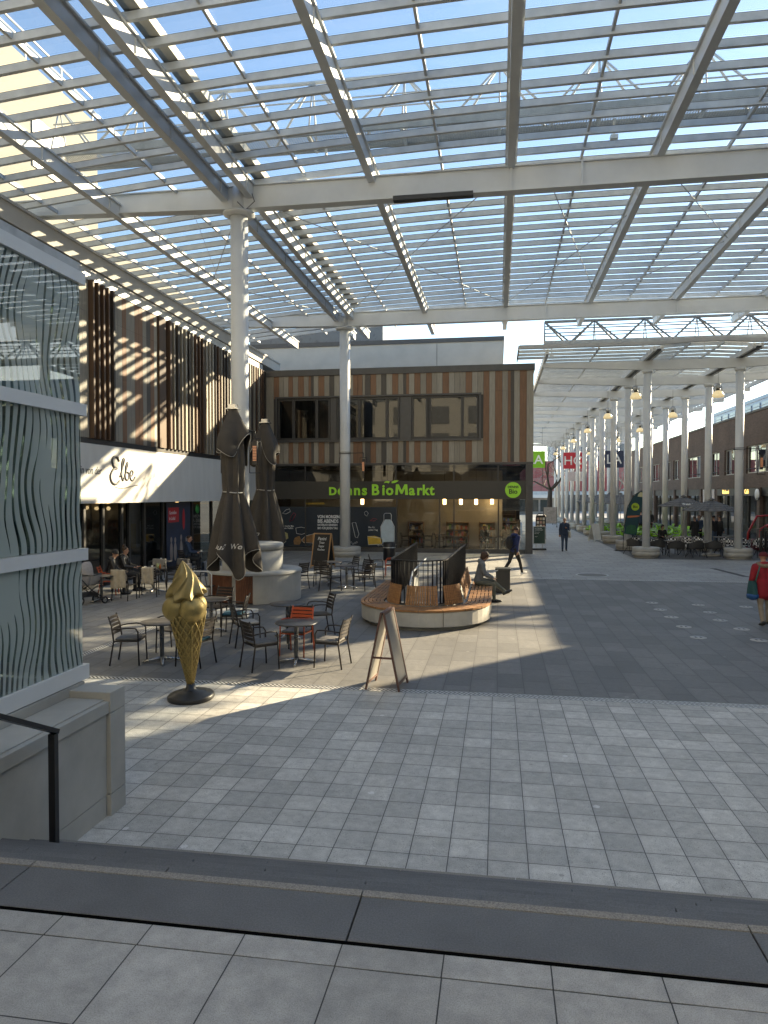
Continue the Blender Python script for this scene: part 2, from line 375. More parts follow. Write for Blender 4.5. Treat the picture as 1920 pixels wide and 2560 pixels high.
for rx in RAFX:
    for x0 in ([COLX - .40, COLX + .36] if rx is None else [rx]):
        zc = zr(x0); mb = MB()
        ya, yb = CY0, CY1 + (.6 if rx is not None else .2)
        mb.box((x0 - .10, ya, zc - .42), (x0 + .10, yb, zc - .02))
        for s in (-1, 1): mb.box((x0 + s * .102, ya, zc - .07), (x0 + s * .16, yb, zc - .02))
        yy = ya + .5
        while yy < yb:
            mb.box((x0 - .13, yy, zc - .40), (x0 + .13, yy + .015, zc - .08)); yy += 3.09
        mb.build('rafter', WHITE, canopy)
MB().box((COLX + .06, CY0, zr(COLX) - .16), (COLX + .2, CY1, zr(COLX) - .08)).build('gutter', DARK, canopy)
yy = 9.514; ys = []
while yy <= CY1 + .01: ys.append(yy); yy += .8028
segx = [CX0] + [COLX if r is None else r for r in RAFX[1:]] + [CX1]
for k, yy in enumerate(ys):
    mb = MB(); gk = MB()
    for a, b in zip(segx[:-1], segx[1:]):
        for u in (0, 1):
            xa = a + (b - a) * u / 2; xb = a + (b - a) * (u + 1) / 2
            mb.bar((xa, yy, zr(xa) + .04), (xb, yy, zr(xb) + .04), .09, .16); gk.bar((xa, yy, zr(xa) + .135), (xb, yy, zr(xb) + .135), .05, .018)
    o = mb.build('purlin', WHITE2, canopy); gk.build('gasket', BLACK, o)
mids = []
for a, b in zip(segx[:-1], segx[1:]):
    mids.append((a + b) / 2)
for x in mids:
    MB().bar((x, CY0, zr(x) + .07), (x, CY1, zr(x) + .07), .06, .11).build('glazing_bar', WHITE2, canopy)
gl = MB()
for a, b in zip(ys[:-1], ys[1:]):
    for xa, xb in zip(segx[:-1], segx[1:]):
        for u in (0, 1):
            x0 = xa + (xb - xa) * u / 2 + .02; x1 = xa + (xb - xa) * (u + 1) / 2 - .02
            gl.quad((x0, a + .03, zr(x0) + .155), (x1, a + .03, zr(x1) + .155), (x1, b - .03, zr(x1) + .155), (x0, b - .03, zr(x0) + .155))
gl.build('roof_glazing', GLR, canopy)
# light flashing along the expansion joint and the left edge
MB().bar((COLX + .62, CY0, zr(COLX) + .30), (COLX + .62, 33.8, zr(COLX) + .30), .34, .22).build('joint_flashing', M('flashing_beige', (.50, .47, .40), .7, var=.2), canopy)
MB().box((CX0 - .25, CY0, 11.75), (CX0 - .05, CY1, 12.3)).build('edge_gutter', WHITE2, canopy)
for (px, py), (qx, qy) in [((-7.4, 20.1), (-3.55, 27)), ((-3.55, 27), (.32, 34.2)), ((.32, 20.2), (-3.55, 27)), ((-3.55, 27), (-7.4, 34.2)), ((4.2, 20.2), (8.05, 27)), ((8.05, 27), (4.2, 34.2)), ((1.2, 20.2), (4.2, 33)), ((4.2, 24), (.4, 34)), ((8.05, 20.2), (12, 27)), ((-11.3, 27), (-7.5, 20.2)), ((-11.3, 27), (-7.5, 34.2)), ((-14.5, 20.2), (-11.3, 27))]:
    MB().tube([(px, py, zr(px) - .25), (qx, qy, zr(qx) - .25)], .016, 6).build('tie_rod', STEELG, canopy)
for yb, r in ((19.95, .255), (34.4, .255)):
    for cx in (COLX, 15.6):
        mb = MB().lathe([(r, .02), (r, 11.16)], (cx, yb, 0), 32).lathe([(.30, 11.16), (.46, 11.22), (.46, 11.27), (.27, 11.27), (.27, 11.34)], (cx, yb, 0), 32)
        mb.lathe([(.2, 11.3), (.2, 12.0)], (cx, yb, 0), 20); mb.build('column', WHITE, canopy)
mb = MB().box((-2.9, 19.55, 11.2), (-.7, 19.78, 11.32)); mb.build('strip_lamp', DARK, canopy)
for i in range(4): pass
mb = MB().tube([(-7.1, 19.8, 11.9), (-6.95, 19.72, 11.5), (-7.2, 19.66, 11.25), (-7.45, 19.66, 11.5)], .012, 6); mb.build('cable', BLACK, canopy)
mb = MB().tube([(-9.3, 20.6, 11.9), (-8.3, 20.8, 9.2), (-7.85, 20.9, 7.6)], .008, 5); mb.build('cable', STEELG, canopy)

# ---------------------------------------------------------------- maintenance gantries
def gantry(label, x0, x1, y, zb, zt, wd, WHITE2=WHITE2, th=1.0):
    g = thing('roof_gantry', label, 'gantry', (x0, y, zb)); pitch = 2.7
    mb = MB(); mb.tube([(x0, y, zt), (x1, y, zt)], .055 * th, 8); mb.build('top_chord', WHITE2, g)
    for s in (-1, 1):
        MB().bar((x0, y + s * wd, zb + .1), (x1, y + s * wd, zb + .1), .07, .24).build('bottom_chord', CONC2, g)
        MB().tube([(x0, y + s * wd * .8, zb + .66), (x1, y + s * wd * .8, zb + .66)], .022 * th, 6).tube([(x0, y + s * wd * .62, zb + 1.05), (x1, y + s * wd * .62, zb + 1.05)], .022 * th, 6).build('rail', WHITE2, g)
    mb = MB(); n = int((x1 - x0) / pitch)
    for i in range(n + 1):
        xa = x0 + i * pitch; mb.tube([(xa, y, zt), (xa, y - wd, zb)], .026, 6); mb.tube([(xa, y, zt), (xa, y + wd, zb)], .026, 6)
        if i < n:
            for s in (-1, 1):
                mb.tube([(xa, y, zt), (xa + pitch / 2, y + s * wd, zb + .1)], .034 * th, 6); mb.tube([(xa + pitch, y, zt), (xa + pitch / 2, y + s * wd, zb + .1)], .034 * th, 6)
        mb.bar((xa, y - wd, zb), (xa, y + wd, zb), .08, .1)
        if i % 3 == 0: mb.bar((xa + .4, y, zb - .45), (xa + .4, y, zb), .06, .06); mb.box((xa + .3, y - .1, zb - .55), (xa + .5, y + .1, zb - .45))
    mb.build('lattice', WHITE2, g)
    m, t, b = nodes('mesh_walkway'); v = coord(t); s = N(t, 'SeparateXYZ'); t.links.new(v, s.inputs[0])
    gx = math_(t, 'GREATER_THAN', math_(t, 'FRACT', math_(t, 'MULTIPLY', s.outputs[0], 14)), .28); gy = math_(t, 'GREATER_THAN', math_(t, 'FRACT', math_(t, 'MULTIPLY', s.outputs[1], 14)), .28)
    b.inputs['Base Color'].default_value = c4((.4, .4, .39)); t.links.new(math_(t, 'SUBTRACT', 1, math_(t, 'MULTIPLY', gx, gy)), b.inputs['Alpha'])
    MB().box((x0, y - wd + .05, zb + .02), (x1, y + wd - .05, zb + .035)).build('walkway', m, g)
    return g
gantry('white lattice gantry lying across the glass roof above the plaza', -13.5, 17.5, 20.4, 13.35, 15.1, .5)
gantry('weathered lattice gantry above the far colonnade roof, seen against the sky', 2.55, 26, 41, 11.4, 12.78, .5, M('weathered_galvanised', (.2, .2, .2), .7, .2, var=.4, scale=3), 1.5)

# ---------------------------------------------------------------- colonnade
AX, BX = 7.2, 11.45
colon = thing('colonnade_canopy', 'long white colonnade with slatted glass roof leading down the street', 'canopy', (AX, 36.3, 0))
YS = [36.4 + 5.08 * k for k in range(12)]
def zc_(x, y): return 9.66
LX0, LX1 = 2.2, 15.2
for k, y in enumerate(YS):
    mb = MB(); xs = [(LX0, 9.42), (AX, 9.17), (BX, 9.17), (LX1, 9.42)]
    for (xa, za), (xb, zb) in zip(xs[:-1], xs[1:]):
        mb.slabY([(xa, za), (xb, zb), (xb, 9.62), (xa, 9.62)], y - .09, y + .09)
    mb.build('cross_beam', WHITE, colon)
    for x in (AX, BX):
        mb = MB().lathe([(.185, .2), (.185, 9.165)], (x, y, 0), 20); mb.lathe([(.2, 9.0), (.26, 9.08), (.26, 9.16)], (x, y, 0), 20); mb.build('column', WHITE, colon)
ye = YS[-1] + 1.5; y0 = 33.9
for x in (LX0 + .06, AX - .16, AX + .16, BX - .16, BX + .16, LX1 - .06):
    MB().box((x - .06, y0 + .1, 9.63), (x + .06, ye, 9.86)).build('rafter', WHITE, colon)
for x in (AX, BX): MB().box((x - .09, y0 - .02, 9.64), (x + .09, ye, 9.7)).build('gutter', DARK, colon)
yy = y0; yk = []
while yy < ye: yk.append(yy); yy += .85
def zw(x): return 9.93 + .10 * math.sin((x - AX) / (BX - AX) * math.pi) if AX < x < BX else 9.93
for yy in yk:
    mb = MB(); xs = [.95 if yy < 36.8 else LX0, 4.6, AX, (AX * 2 + BX) / 3, (AX + BX * 2) / 3, BX, 13.3, LX1]
    for a, b in zip(xs[:-1], xs[1:]): mb.bar((a, yy, zw(a)), (b, yy, zw(b)), .07, .13)
    mb.build('purlin', WHITE2, colon)
mb = MB(); xs = [.95, 4.6, AX, (AX * 2 + BX) / 3, (AX + BX * 2) / 3, BX, 13.3, LX1]
for a, b in zip(xs[:-1], xs[1:]): mb.bar((a, y0 - .08, zw(a) + .03), (b, y0 - .08, zw(b) + .03), .05, .17)
mb.bar((.93, y0, 9.93), (.93, 37.0, 9.93), .05, .22); mb.build('edge_fascia', M('fascia_grey', (.42, .42, .41), .5), colon)
for x in (4.6, 8.6, 10.05, 13.3):
    MB().box((x - .03, y0 + .1, zw(x) - .1), (x + .03, ye, zw(x) - .01)).build('glazing_bar', WHITE2, colon)
gl = MB()
for a, b in zip(yk[:-1], yk[1:]):
    x_ = [.95 if a < 36 else LX0] + xs[1:]
    for xa, xb in zip(x_[:-1], x_[1:]): gl.quad((xa + .02, a + .02, zw(xa) + .08), (xb - .02, a + .02, zw(xb) + .08), (xb - .02, b - .02, zw(xb) + .08), (xa + .02, b - .02, zw(xa) + .08))
gl.build('roof_glazing', GLR2, colon)
# round concrete bases round the columns, and the hung lamps
lab = {0: 'round concrete base under the {} column at the near end of the colonnade'}
basep = None
def base_(mbx, r, h):
    mb = MB().lathe([(r * .9, 0), (r * .9, .07), (r, .09), (r, h * .55), (r * .985, h * .57), (r, h * .59), (r, h - .02), (r - .03, h), (.19, h)], (0, 0, 0), 32, cap=False); return mb
ordn = ['nearest', 'second', 'third', 'fourth', 'fifth', 'sixth', 'seventh', 'eighth', 'ninth', 'tenth', 'eleventh', 'twelfth']
for k, y in enumerate(YS):
    for x, row in ((AX, 'walkway-side'), (BX, 'shop-side')):
        l = f'round concrete column base, {ordn[k]} in the {row} row of the colonnade'
        if basep is None: basep = tag(base_(0, .64, .5).build('column_base', CONC, world=False), l, 'column base', 'concrete bases under the colonnade columns'); basep.location = (x, y, 0)
        else:
            o = basep.copy(); COL.objects.link(o); o.location = (x, y, 0); o['label'] = l
o = base_(0, .78, .5).build('column_base', CONC, world=False); o.location = (COLX, 34.4, 0); tag(o, 'wide round concrete base under the white column before the organic market', 'column base')
def lamp():
    r = thing('pendant_lamp', 'x', 'lamp', (0, 0, 0), group='bell lamps hung in the colonnade')
    MB().tube([(0, 0, .5), (0, 0, 1.55)], .008, 6).build('cord', BLACK, r)
    MB().lathe([(.05, .52), (.12, .5), (.13, .30), (.10, .28)], (0, 0, 0), 16).build('housing', STEELG, r)
    MB().tube([(-.16, 0, .0), (-.18, 0, .25), (-.15, 0, .42)], .014, 6).tube([(.16, 0, .0), (.18, 0, .25), (.15, 0, .42)], .014, 6).build('bracket', BLACK, r)
    MB().lathe([(.10, .28), (.10, .18)], (0, 0, 0), 16).build('collar', BLACK, r)
    MB().lathe([(.10, .18), (.20, .12), (.26, 0), (.275, -.13), (.26, -.14), (.24, -.01), (.18, .10), (.09, .16)], (0, 0, 0), 20, cap=False).build('shade', M('lamp_shade_glass', (.75, .62, .38), .3, emis=.16), r)
    return r
lp = lamp(); first = True
for k, y in enumerate([36.9, 46.0, 56.2, 66.4, 76.5, 86.7]):
    for x, row in ((6.75, 'walkway-side'), (10.6, 'shop-side')):
        l = f'lit bell-shaped pendant lamp, {ordn[k]} along the {row} column row'
        if first: lp.location = (x, y, 7.98); lp['label'] = l; first = False
        else: dup(lp, (x, y, 7.98), 0, l)
# ================================================================ BUILDINGS
GREYB = M('board_grey', (.25, .225, .185), .6, var=.22, scale=4, stretch=(6, 6, .35), bmp=.08, bscale=14)
GREYB2 = M('board_pale', (.30, .275, .23), .6, var=.2, scale=4, stretch=(6, 6, .35), bmp=.08, bscale=14)
BROWN = M('board_terracotta', (.20, .105, .058), .6, var=.25, scale=4, stretch=(6, 6, .35), bmp=.08, bscale=14)
DARKB = M('board_dark', (.075, .066, .058), .6, var=.25, scale=4, stretch=(6, 6, .35), bmp=.08, bscale=14)
BOARDS = [GREYB, BROWN, DARKB, GREYB2]
RENDERW = M('render_grey', (.47, .455, .42), .85, var=.08, scale=1.2, bmp=.06, bscale=50)
BEIGE = M('render_beige', (.29, .272, .228), .85, var=.08, scale=.7)
COPING = M('coping_metal', (.07, .07, .072), .45, .3, var=.15)
WING2 = glassm('upper_window_glass', (.16, .175, .18), refl=.45, dirt=.02)
SHOPG = glassm('shop_glass', (.55, .58, .58), refl=.6, dirt=.03)
WING = glassm('window_glass', (.16, .175, .18), refl=.9, dirt=.02)
FX, FY = -12.7, 37.5
bio = thing('market_building', 'two-storey organic market with striped board cladding above dark shopfront', 'building', (-5.4, FY, 0))
BX0, BX1 = -12.62, 1.80
seq = [(130,175,0),(175,205,1),(205,231,0),(231,257,3),(257,282,1),(282,311,0),(311,343,1),(343,369,0),(369,382,1),(382,397,2),(397,423,3),(423,456,1),(456,483,0),(483,510,2),(510,538,3),(538,562,1),(562,585,0),(585,612,3),(612,638,1),(638,663,1),(663,677,0),(677,706,2),(706,736,1),(736,764,0),(764,791,2),(791,822,3),(822,854,1),(854,881,0),(881,896,2),(896,911,1),(911,939,3),(939,971,1),(971,1001,0),(1001,1031,1),(1031,1058,0),(1058,1086,3),(1086,1120,1),(1120,1148,3),(1148,1176,0),(1176,1206,0),(1206,1239,1),(1239,1267,3),(1267,1297,0),(1297,1327,1),(1327,1357,3),(1357,1393,1),(1393,1421,0),(1421,1436,1),(1436,1453,2),(1453,1481,3),(1481,1516,1),(1516,1551,3)]
def mx(c): return BX0 + (c - 130) / (1551 - 130) * (BX1 - BX0)
WZ0, WZ1, WXA, WXB = 6.03, 8.32, -11.95, -1.0
mb = MB()
for a, b, k in seq:
    xa, xb = mx(a) + .006, mx(b) - .006
    if xb <= WXA or xa >= WXB:
        for z0, z1 in ((4.78, 6.15), (6.156, 8.5), (8.506, 9.52)): mb.box((xa, FY, z0), (xb, FY + .05, z1), k)
    else:
        for z0, z1 in ((4.78, WZ0 - .002), (WZ1 + .002, 9.52)):
            mb.box((xa, FY, z0), (xb, FY + .05, z1), k)
# right flank boards
for i in range(40):
    ya = FY + .06 + i * .29; mb.box((BX1 - .05, ya, 4.78), (BX1, ya + .28, 9.52), rnd.choice([0, 1, 3, 0, 2]))
mb.build('board_cladding', BOARDS, bio)
mb = MB()
mb.box((BX0 - .3, FY + .06, 4.80), (WXA, FY + .3, 9.5)); mb.box((WXB, FY + .06, 4.80), (BX1 - .06, FY + .3, 9.5)); mb.box((WXA, FY + .06, 4.80), (WXB, FY + .3, WZ0)); mb.box((WXA, FY + .06, WZ1), (WXB, FY + .3, 9.5))
mb.box((BX1 - .3, FY + .31, 4.80), (BX1 - .06, FY + 12, 9.5)); mb.build('wall', DARK, bio)
MB().box((BX0 - .1, FY - .06, 9.525), (BX1 + .06, FY + .5, 9.86)).box((BX1 - .4, FY + .505, 9.525), (BX1 + .06, FY + 12, 9.855)).build('parapet_coping', COPING, bio)
MB().box((BX0, FY + .52, 9.4), (BX1 - .41, FY + 12, 9.5)).build('roof', CONC2, bio)
# upper windows
mb = MB().box((WXA - .12, FY - .1, WZ1 + .003), (WXB + .12, FY + .2, WZ1 + .09)).box((WXA - .12, FY - .1, WZ0 - .1), (WXB + .12, FY + .2, WZ0 - .003)).box((WXA - .1, FY - .09, WZ0), (WXA, FY + .2, WZ1)).box((WXB, FY - .09, WZ0), (WXB + .1, FY + .2, WZ1))
mb.build('window_band_surround', COPING, bio)
for (a, b, splits) in ((-11.93, -9.0, (.30, .745)), (-8.62, -5.2, (.155, .36, .80)), (-4.55, -1.03, (.235, .27, .76))):
    wn = MB(); fr = .07
    wn.box((a, FY + .02, WZ0 + .01), (b, FY + .12, WZ0 + .13)).box((a, FY + .02, WZ1 - .12), (b, FY + .12, WZ1 - .01)).box((a, FY + .02, WZ0 + .131), (a + .1, FY + .12, WZ1 - .121)).box((b - .1, FY + .02, WZ0 + .131), (b, FY + .12, WZ1 - .121))
    for s in splits: x = a + s * (b - a); wn.box((x - .08, FY + .02, WZ0 + .131), (x + .08, FY + .12, WZ1 - .121))
    o = wn.build('window', DARK, bio)
    MB().quad((a + .05, FY + .09, WZ0 + .05), (b - .05, FY + .09, WZ0 + .05), (b - .05, FY + .09, WZ1 - .05), (a + .05, FY + .09, WZ1 - .05)).build('pane', WING2, o)
for xa, xb in ((-8.98, -8.64), (-5.18, -4.57)): MB().box((xa, FY + .01, WZ0 + .01), (xb, FY + .1, WZ1 - .01)).build('window_panel', COPING, bio)
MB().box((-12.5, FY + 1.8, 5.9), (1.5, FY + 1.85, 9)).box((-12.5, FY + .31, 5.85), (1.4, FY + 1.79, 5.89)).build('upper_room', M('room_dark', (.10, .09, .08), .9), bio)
# shopfront
mb = MB().box((BX0 - .1, FY - .02, 4.66), (BX1, FY + .2, 4.77)); mb.box((BX1 - .38, FY - .05, 0), (BX1 - .02, FY + .3, 4.655)); mb.box((BX0 - .1, FY - .04, 0), (BX1 - .39, FY + .2, .22)); mb.box((BX0 - .1, FY - .05, 0.221), (BX0 + .12, FY + .2, 4.655))
mb.build('shopfront_frame', COPING, bio)
MB().box((BX0 + .13, FY - .03, 2.84), (BX1 - .39, FY + .12, 3.80)).build('fascia_panel', M('fascia_anthracite', (.028, .028, .027), .42, var=.1), bio)
mull = [-10.4, -7.95, -5.35, -3.05, -2.3, .02]
mm = MB()
for x in mull: MB().box((x - .035, FY + .02, .221), (x + .035, FY + .1, 2.835)).build('mullion', DARK, bio)
for x in (-10.4, -5.4, -2.3, 0.0): MB().box((x - .035, FY + .02, 3.801), (x + .035, FY + .1, 4.655)).build('mullion', DARK, bio)
MB().quad((BX0 + .1, FY + .06, .2), (BX1 - .36, FY + .06, .2), (BX1 - .36, FY + .06, 2.86), (BX0 + .1, FY + .06, 2.86)).build('shop_window', SHOPG, bio)
MB().quad((BX0 + .1, FY + .06, 3.78), (BX1 - .36, FY + .06, 3.78), (BX1 - .36, FY + .06, 4.67), (BX0 + .1, FY + .06, 4.67)).build('clerestory_window', WING2, bio)
MB().quad((BX1 - .2, FY + .3, .2), (BX1 - .2, FY + 11, .2), (BX1 - .2, FY + 11, 4.65), (BX1 - .2, FY + .3, 4.65)).build('side_window', SHOPG, bio)
# interior
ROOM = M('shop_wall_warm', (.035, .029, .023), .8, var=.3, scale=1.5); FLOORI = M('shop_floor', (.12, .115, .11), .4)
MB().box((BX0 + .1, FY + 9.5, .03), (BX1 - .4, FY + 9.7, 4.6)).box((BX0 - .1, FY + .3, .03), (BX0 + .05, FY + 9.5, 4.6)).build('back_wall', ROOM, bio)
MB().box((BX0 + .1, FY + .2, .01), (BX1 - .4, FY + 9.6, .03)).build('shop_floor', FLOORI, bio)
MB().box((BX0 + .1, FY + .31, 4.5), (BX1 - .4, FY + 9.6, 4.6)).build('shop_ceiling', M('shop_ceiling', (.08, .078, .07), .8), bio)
GOODS = [M('goods_' + n, c, .5, var=.3, scale=12) for n, c in (('ochre', (.42, .26, .08)), ('brown', (.2, .1, .04)), ('red', (.4, .06, .04)), ('green', (.12, .25, .06)), ('cream', (.5, .45, .35)), ('blue', (.08, .12, .25)))]
SHW = M('shelf_wood', (.24, .14, .07), .6, var=.3)
shd = 0
for (sx, sy, L, dx) in ((-4.9, 43.5, 2.6, 1), (-1.9, 44.5, 3.0, 1), (-3.0, 41.6, 1.3, 1), (-.2, 42.4, 1.4, 1), (-9.5, 44, 3, 1), (-4.2, 42.9, 1.1, 1), (-2.4, 42.6, 1.0, 1), (-1.1, 41.7, .9, 1), (-5.2, 41.2, .9, 1), (-.1, 45.6, 1.5, 1), (-3.6, 46.2, 2.4, 1)):
    t = thing('goods_shelf', f'wooden shop shelf stacked with packets behind the market window, {["left of the bakery counter", "along the back wall", "low in the middle aisle", "near the window corner", "behind the dark window print", "at the bread counter", "before the till", "behind the seated guests", "beside the milk bottle print", "in the far corner", "on the far wall"][shd]}', 'shelf', (sx, sy, .03), group='shelves inside the market'); shd += 1
    hh = 2.1 if L > 1.5 else 1.5
    fr = MB().box((sx, sy, .03), (sx + .04, sy + .5, hh)).box((sx + L - .04, sy, .03), (sx + L, sy + .5, hh)).box((sx + .041, sy + .46, .03), (sx + L - .041, sy + .5, hh)); zz = .25; fr.build('frame', SHW, t); pk = MB(); bd = MB()
    while zz < hh:
        bd.box((sx + .041, sy, zz - .03), (sx + L - .041, sy + .455, zz)); x = sx + .06
        while x < sx + L - .16 and zz < hh - .25:
            ww = rnd.uniform(.07, .16); k = rnd.randrange(6); pk.box((x, sy + .03, zz + .002), (x + ww * .92, sy + .38, zz + rnd.uniform(.14, .30)), k); x += ww
        zz += .4
    bd.build('shelf_board', SHW, t); tag(pk.build('packets', GOODS, t), kind='stuff')
GLOW = M('warm_lamp_glow', (1, .62, .25), .5, var=0, emis=5)
for k, (x, y) in enumerate(((-7.55, 39.2), (-2.95, 39.6), (-2.05, 39.8), (-1.2, 39.6), (-.35, 41.5), (-3.9, 42.5), (-1.5, 43))):
    t = thing('shop_lamp', 'small warm pendant lamp glowing inside the organic market', 'lamp', (x, y, 3.0), group='glowing pendant lamps inside the market')
    MB().tube([(x, y, 3.32), (x, y, 4.5)], .01, 5).build('cord', BLACK, t); MB().lathe([(.08, 2.86), (.09, 2.9), (.09, 3.2), (.05, 3.3)], (x, y, -.33), 14).build('glass', GLOW, t)
    pl = bpy.data.lights.new('shop_light', 'POINT'); pl.energy = 1.6; pl.color = (1, .72, .4); pl.shadow_soft_size = .12; po = bpy.data.objects.new('shop_light', pl); COL.objects.link(po); po.location = (0, 0, -.75); po.parent = t
# signs
LIME = M('sign_lime', (.22, .50, .03), .4, var=.03, emis=.05)  # faint glow added to lift the lime out of the shade
sg = thing('shop_sign', 'lime green market name in bold letters on the anthracite fascia', 'sign', (-6.3, FY - .05, 3.1))
for ch, x_, sz in (('D', -9.06, .58), ('e', -8.58, .76), ('n', -8.14, .76), ('n', -7.69, .76), ('s', -7.24, .76)): textpart('lettering', ch, sz, LIME, sg, (x_, FY - .06, 3.07), ext=.03, bold=.022)
for ch, x_, sz in (('B', -6.72, .80), ('i', -6.14, .78), ('o', -5.93, .78), ('a', -4.68, .76), ('r', -4.27, .76), ('k', -3.97, .76), ('t', -3.58, .76)): textpart('lettering', ch, sz, LIME, sg, (x_, FY - .06, 3.07), ext=.03, bold=.022, sx=.95)
MB().slabY([(-5.42, 3.07), (-5.29, 3.07), (-5.27, 3.42), (-5.12, 3.12), (-5.04, 3.12), (-4.90, 3.42), (-4.88, 3.07), (-4.74, 3.07), (-4.78, 3.63), (-4.92, 3.63), (-5.08, 3.30), (-5.24, 3.63), (-5.38, 3.63)], FY - .09, FY - .031).build('lettering', LIME, sg)
leaf = [(-6.02, 3.70), (-5.9, 3.72), (-5.78, 3.69), (-5.72, 3.78), (-5.86, 3.81), (-5.98, 3.78)]; MB().slabY(leaf, FY - .09, FY - .04).build('leaf_mark', LIME, sg)
leaf = [(-5.62, 3.69), (-5.45, 3.70), (-5.3, 3.78), (-5.24, 3.84), (-5.45, 3.84), (-5.6, 3.78)]; MB().slabY(leaf, FY - .09, FY - .04).build('leaf_mark', LIME, sg)
rd = thing('round_sign', 'round lime green logo disc at the corner end of the fascia', 'sign', (.77, FY - .06, 3.3))
mb = MB(); n = 40; pts = [(.77 + .41 * math.cos(2 * math.pi * i / n), 3.32 + .41 * math.sin(2 * math.pi * i / n)) for i in range(n)]; mb.slabY(pts, FY - .09, FY - .031); mb.build('disc', LIME, rd)
INK = M('sign_ink', (.03, .06, .01), .5)
textpart('lettering', 'DENNS', .17, INK, rd, (.77, FY - .10, 3.42), ext=.004, bold=.006, align='CENTER'); textpart('lettering', 'Bio', .34, INK, rd, (.77, FY - .10, 3.13), ext=.004, bold=.01, align='CENTER')
# window print
NAVY = M('print_navy', (.006, .018, .034), .5, var=.15); PW = M('print_white', (.75, .78, .8), .6, var=.1); PY = M('print_yellow', (.62, .40, .05), .6, var=.2); PR = M('print_crimson', (.35, .02, .06), .6); PB = M('print_bread', (.25, .14, .06), .7, var=.4, scale=8); PLB = M('print_paleblue', (.45, .55, .62), .6, var=.1)
ps = thing('window_print', 'dark blue window print with white chalk drawings of food', 'poster', (-8.4, FY, .25))
PY0 = FY - .0; yp = FY + .045
MB().box((-11.9, yp, .25), (-5.35, yp + .01, 2.42)).build('sheet', NAVY, ps)
def T(s, size, x, z, bold=.004, m=PW, sx=1): textpart('lettering', s, size, m, ps, (x, yp - .006, z), ext=.003, bold=bold, sx=sx)
T('VON MORGENS', .235, -9.72, 1.80, .007, sx=.78); T('BIS ABENDS', .265, -9.72, 1.55, .009, sx=.84); T('NATÜRLICH GENIESSEN', .155, -9.72, 1.38, .004, sx=.67); T('BIO FÜR JEDEN TAG', .165, -9.72, 1.20, .004, sx=.76)
T('ich mache Bio,', .12, -11.75, 1.32, .0); T('mein Vielfalt.', .12, -11.7, 1.20, .0); T('Bio für', .13, -6.9, 1.28, .0); T('jeden Tag', .13, -6.9, 1.14, .0); T('BIODURCHSTARTER', .13, -10.4, 2.55, .003, PY, .9)
def shape(name, poly, m, d=.006): MB().slabY(poly, yp - d, yp - .001).build(name, m, ps)
def outline(name, pts, r=.012, m=PW): MB().tube([(x, yp - .004, z) for x, z in pts], r, 5).build(name, m, ps)
shape('milk_bottle', [(-6.15, .45), (-5.55, .45), (-5.5, .6), (-5.5, 1.35), (-5.62, 1.62), (-5.70, 1.75), (-5.98, 1.75), (-6.06, 1.62), (-6.2, 1.35), (-6.2, .6)], PLB)
outline('chalk_line', [(-6.22, .5), (-6.22, 1.36), (-6.05, 1.7), (-6.05, 2.0), (-6.0, 2.08), (-5.7, 2.08), (-5.65, 2.0), (-5.65, 1.7), (-5.48, 1.36), (-5.48, .5)])
shape('cheese_wedge', [(-6.9, .38), (-6.15, .42), (-6.12, .72), (-6.55, .86), (-6.95, .84)], PY); outline('chalk_line', [(-6.9, .38), (-6.15, .42), (-6.12, .72), (-6.95, .84), (-6.9, .38)])
shape('bread_loaf', [(-10.5, .45), (-9.2, .40), (-9.0, .6), (-9.3, .85), (-9.9, .95), (-10.4, .82), (-10.62, .6)], PB); outline('chalk_line', [(-10.5, .45), (-9.2, .40), (-9.0, .6), (-9.3, .85), (-9.9, .95), (-10.4, .82), (-10.62, .6), (-10.5, .45)], .009)
shape('croissant', [(-11.05, .35), (-10.75, .32), (-10.62, .55), (-10.75, .82), (-11.0, .72), (-11.08, .55)], PB)
shape('cauliflower', [(-11.85, .65), (-11.6, .55), (-11.38, .68), (-11.42, .95), (-11.65, 1.08), (-11.82, .92)], M('print_cauliflower', (.45, .42, .2), .7, var=.4, scale=14))
shape('fruit', [(-8.4, 1.42), (-8.15, 1.5), (-8.05, 1.9), (-8.15, 2.14), (-8.4, 2.1), (-8.42, 1.8)], PR); outline('chalk_line', [(-8.4, 1.42), (-8.15, 1.5), (-8.0, 1.95), (-8.1, 2.2), (-8.4, 2.14)], .01)
outline('chalk_line', [(-7.8, 1.55), (-7.6, 1.58), (-7.42, .95), (-7.5, .75), (-7.62, .78), (-7.8, 1.55)], .011); outline('chalk_line', [(-6.8, 1.68), (-6.62, 1.8), (-6.42, 1.76), (-6.6, 1.66), (-6.8, 1.68)], .01, PR)
outline('chalk_line', [(-7.1, 2.0), (-6.98, 1.92), (-6.9, 2.08), (-7.02, 2.2), (-7.12, 2.12), (-7.1, 2.0)], .009); outline('chalk_line', [(-11.3, 1.6), (-11.1, 1.7), (-10.95, 2.0), (-11.05, 2.1), (-11.2, 1.9), (-11.3, 1.6)], .012, PR); outline('chalk_line', [(-11.7, 2.05), (-11.5, 2.25), (-11.3, 2.3), (-11.25, 2.15), (-11.5, 2.02), (-11.7, 2.05)], .01)
outline('chalk_line', [(-10.95, 1.25), (-10.9, .95), (-10.6, .9), (-10.4, .98), (-10.38, 1.25), (-10.65, 1.3), (-10.95, 1.25)], .011)
for k in range(9): x = -8.35 + k * .1; outline('chalk_line', [(x + .04 * math.cos(a), .42 + .04 * (k % 3) + .045 * math.sin(a)) for a in np.linspace(0, 6.28, 8)], .007)
for k in range(8): x = -6.35 + k * .13; outline('chalk_line', [(x + .05 * math.cos(a), .36 + .03 * (k % 2) + .03 * math.sin(a)) for a in np.linspace(0, 6.28, 8)], .007)
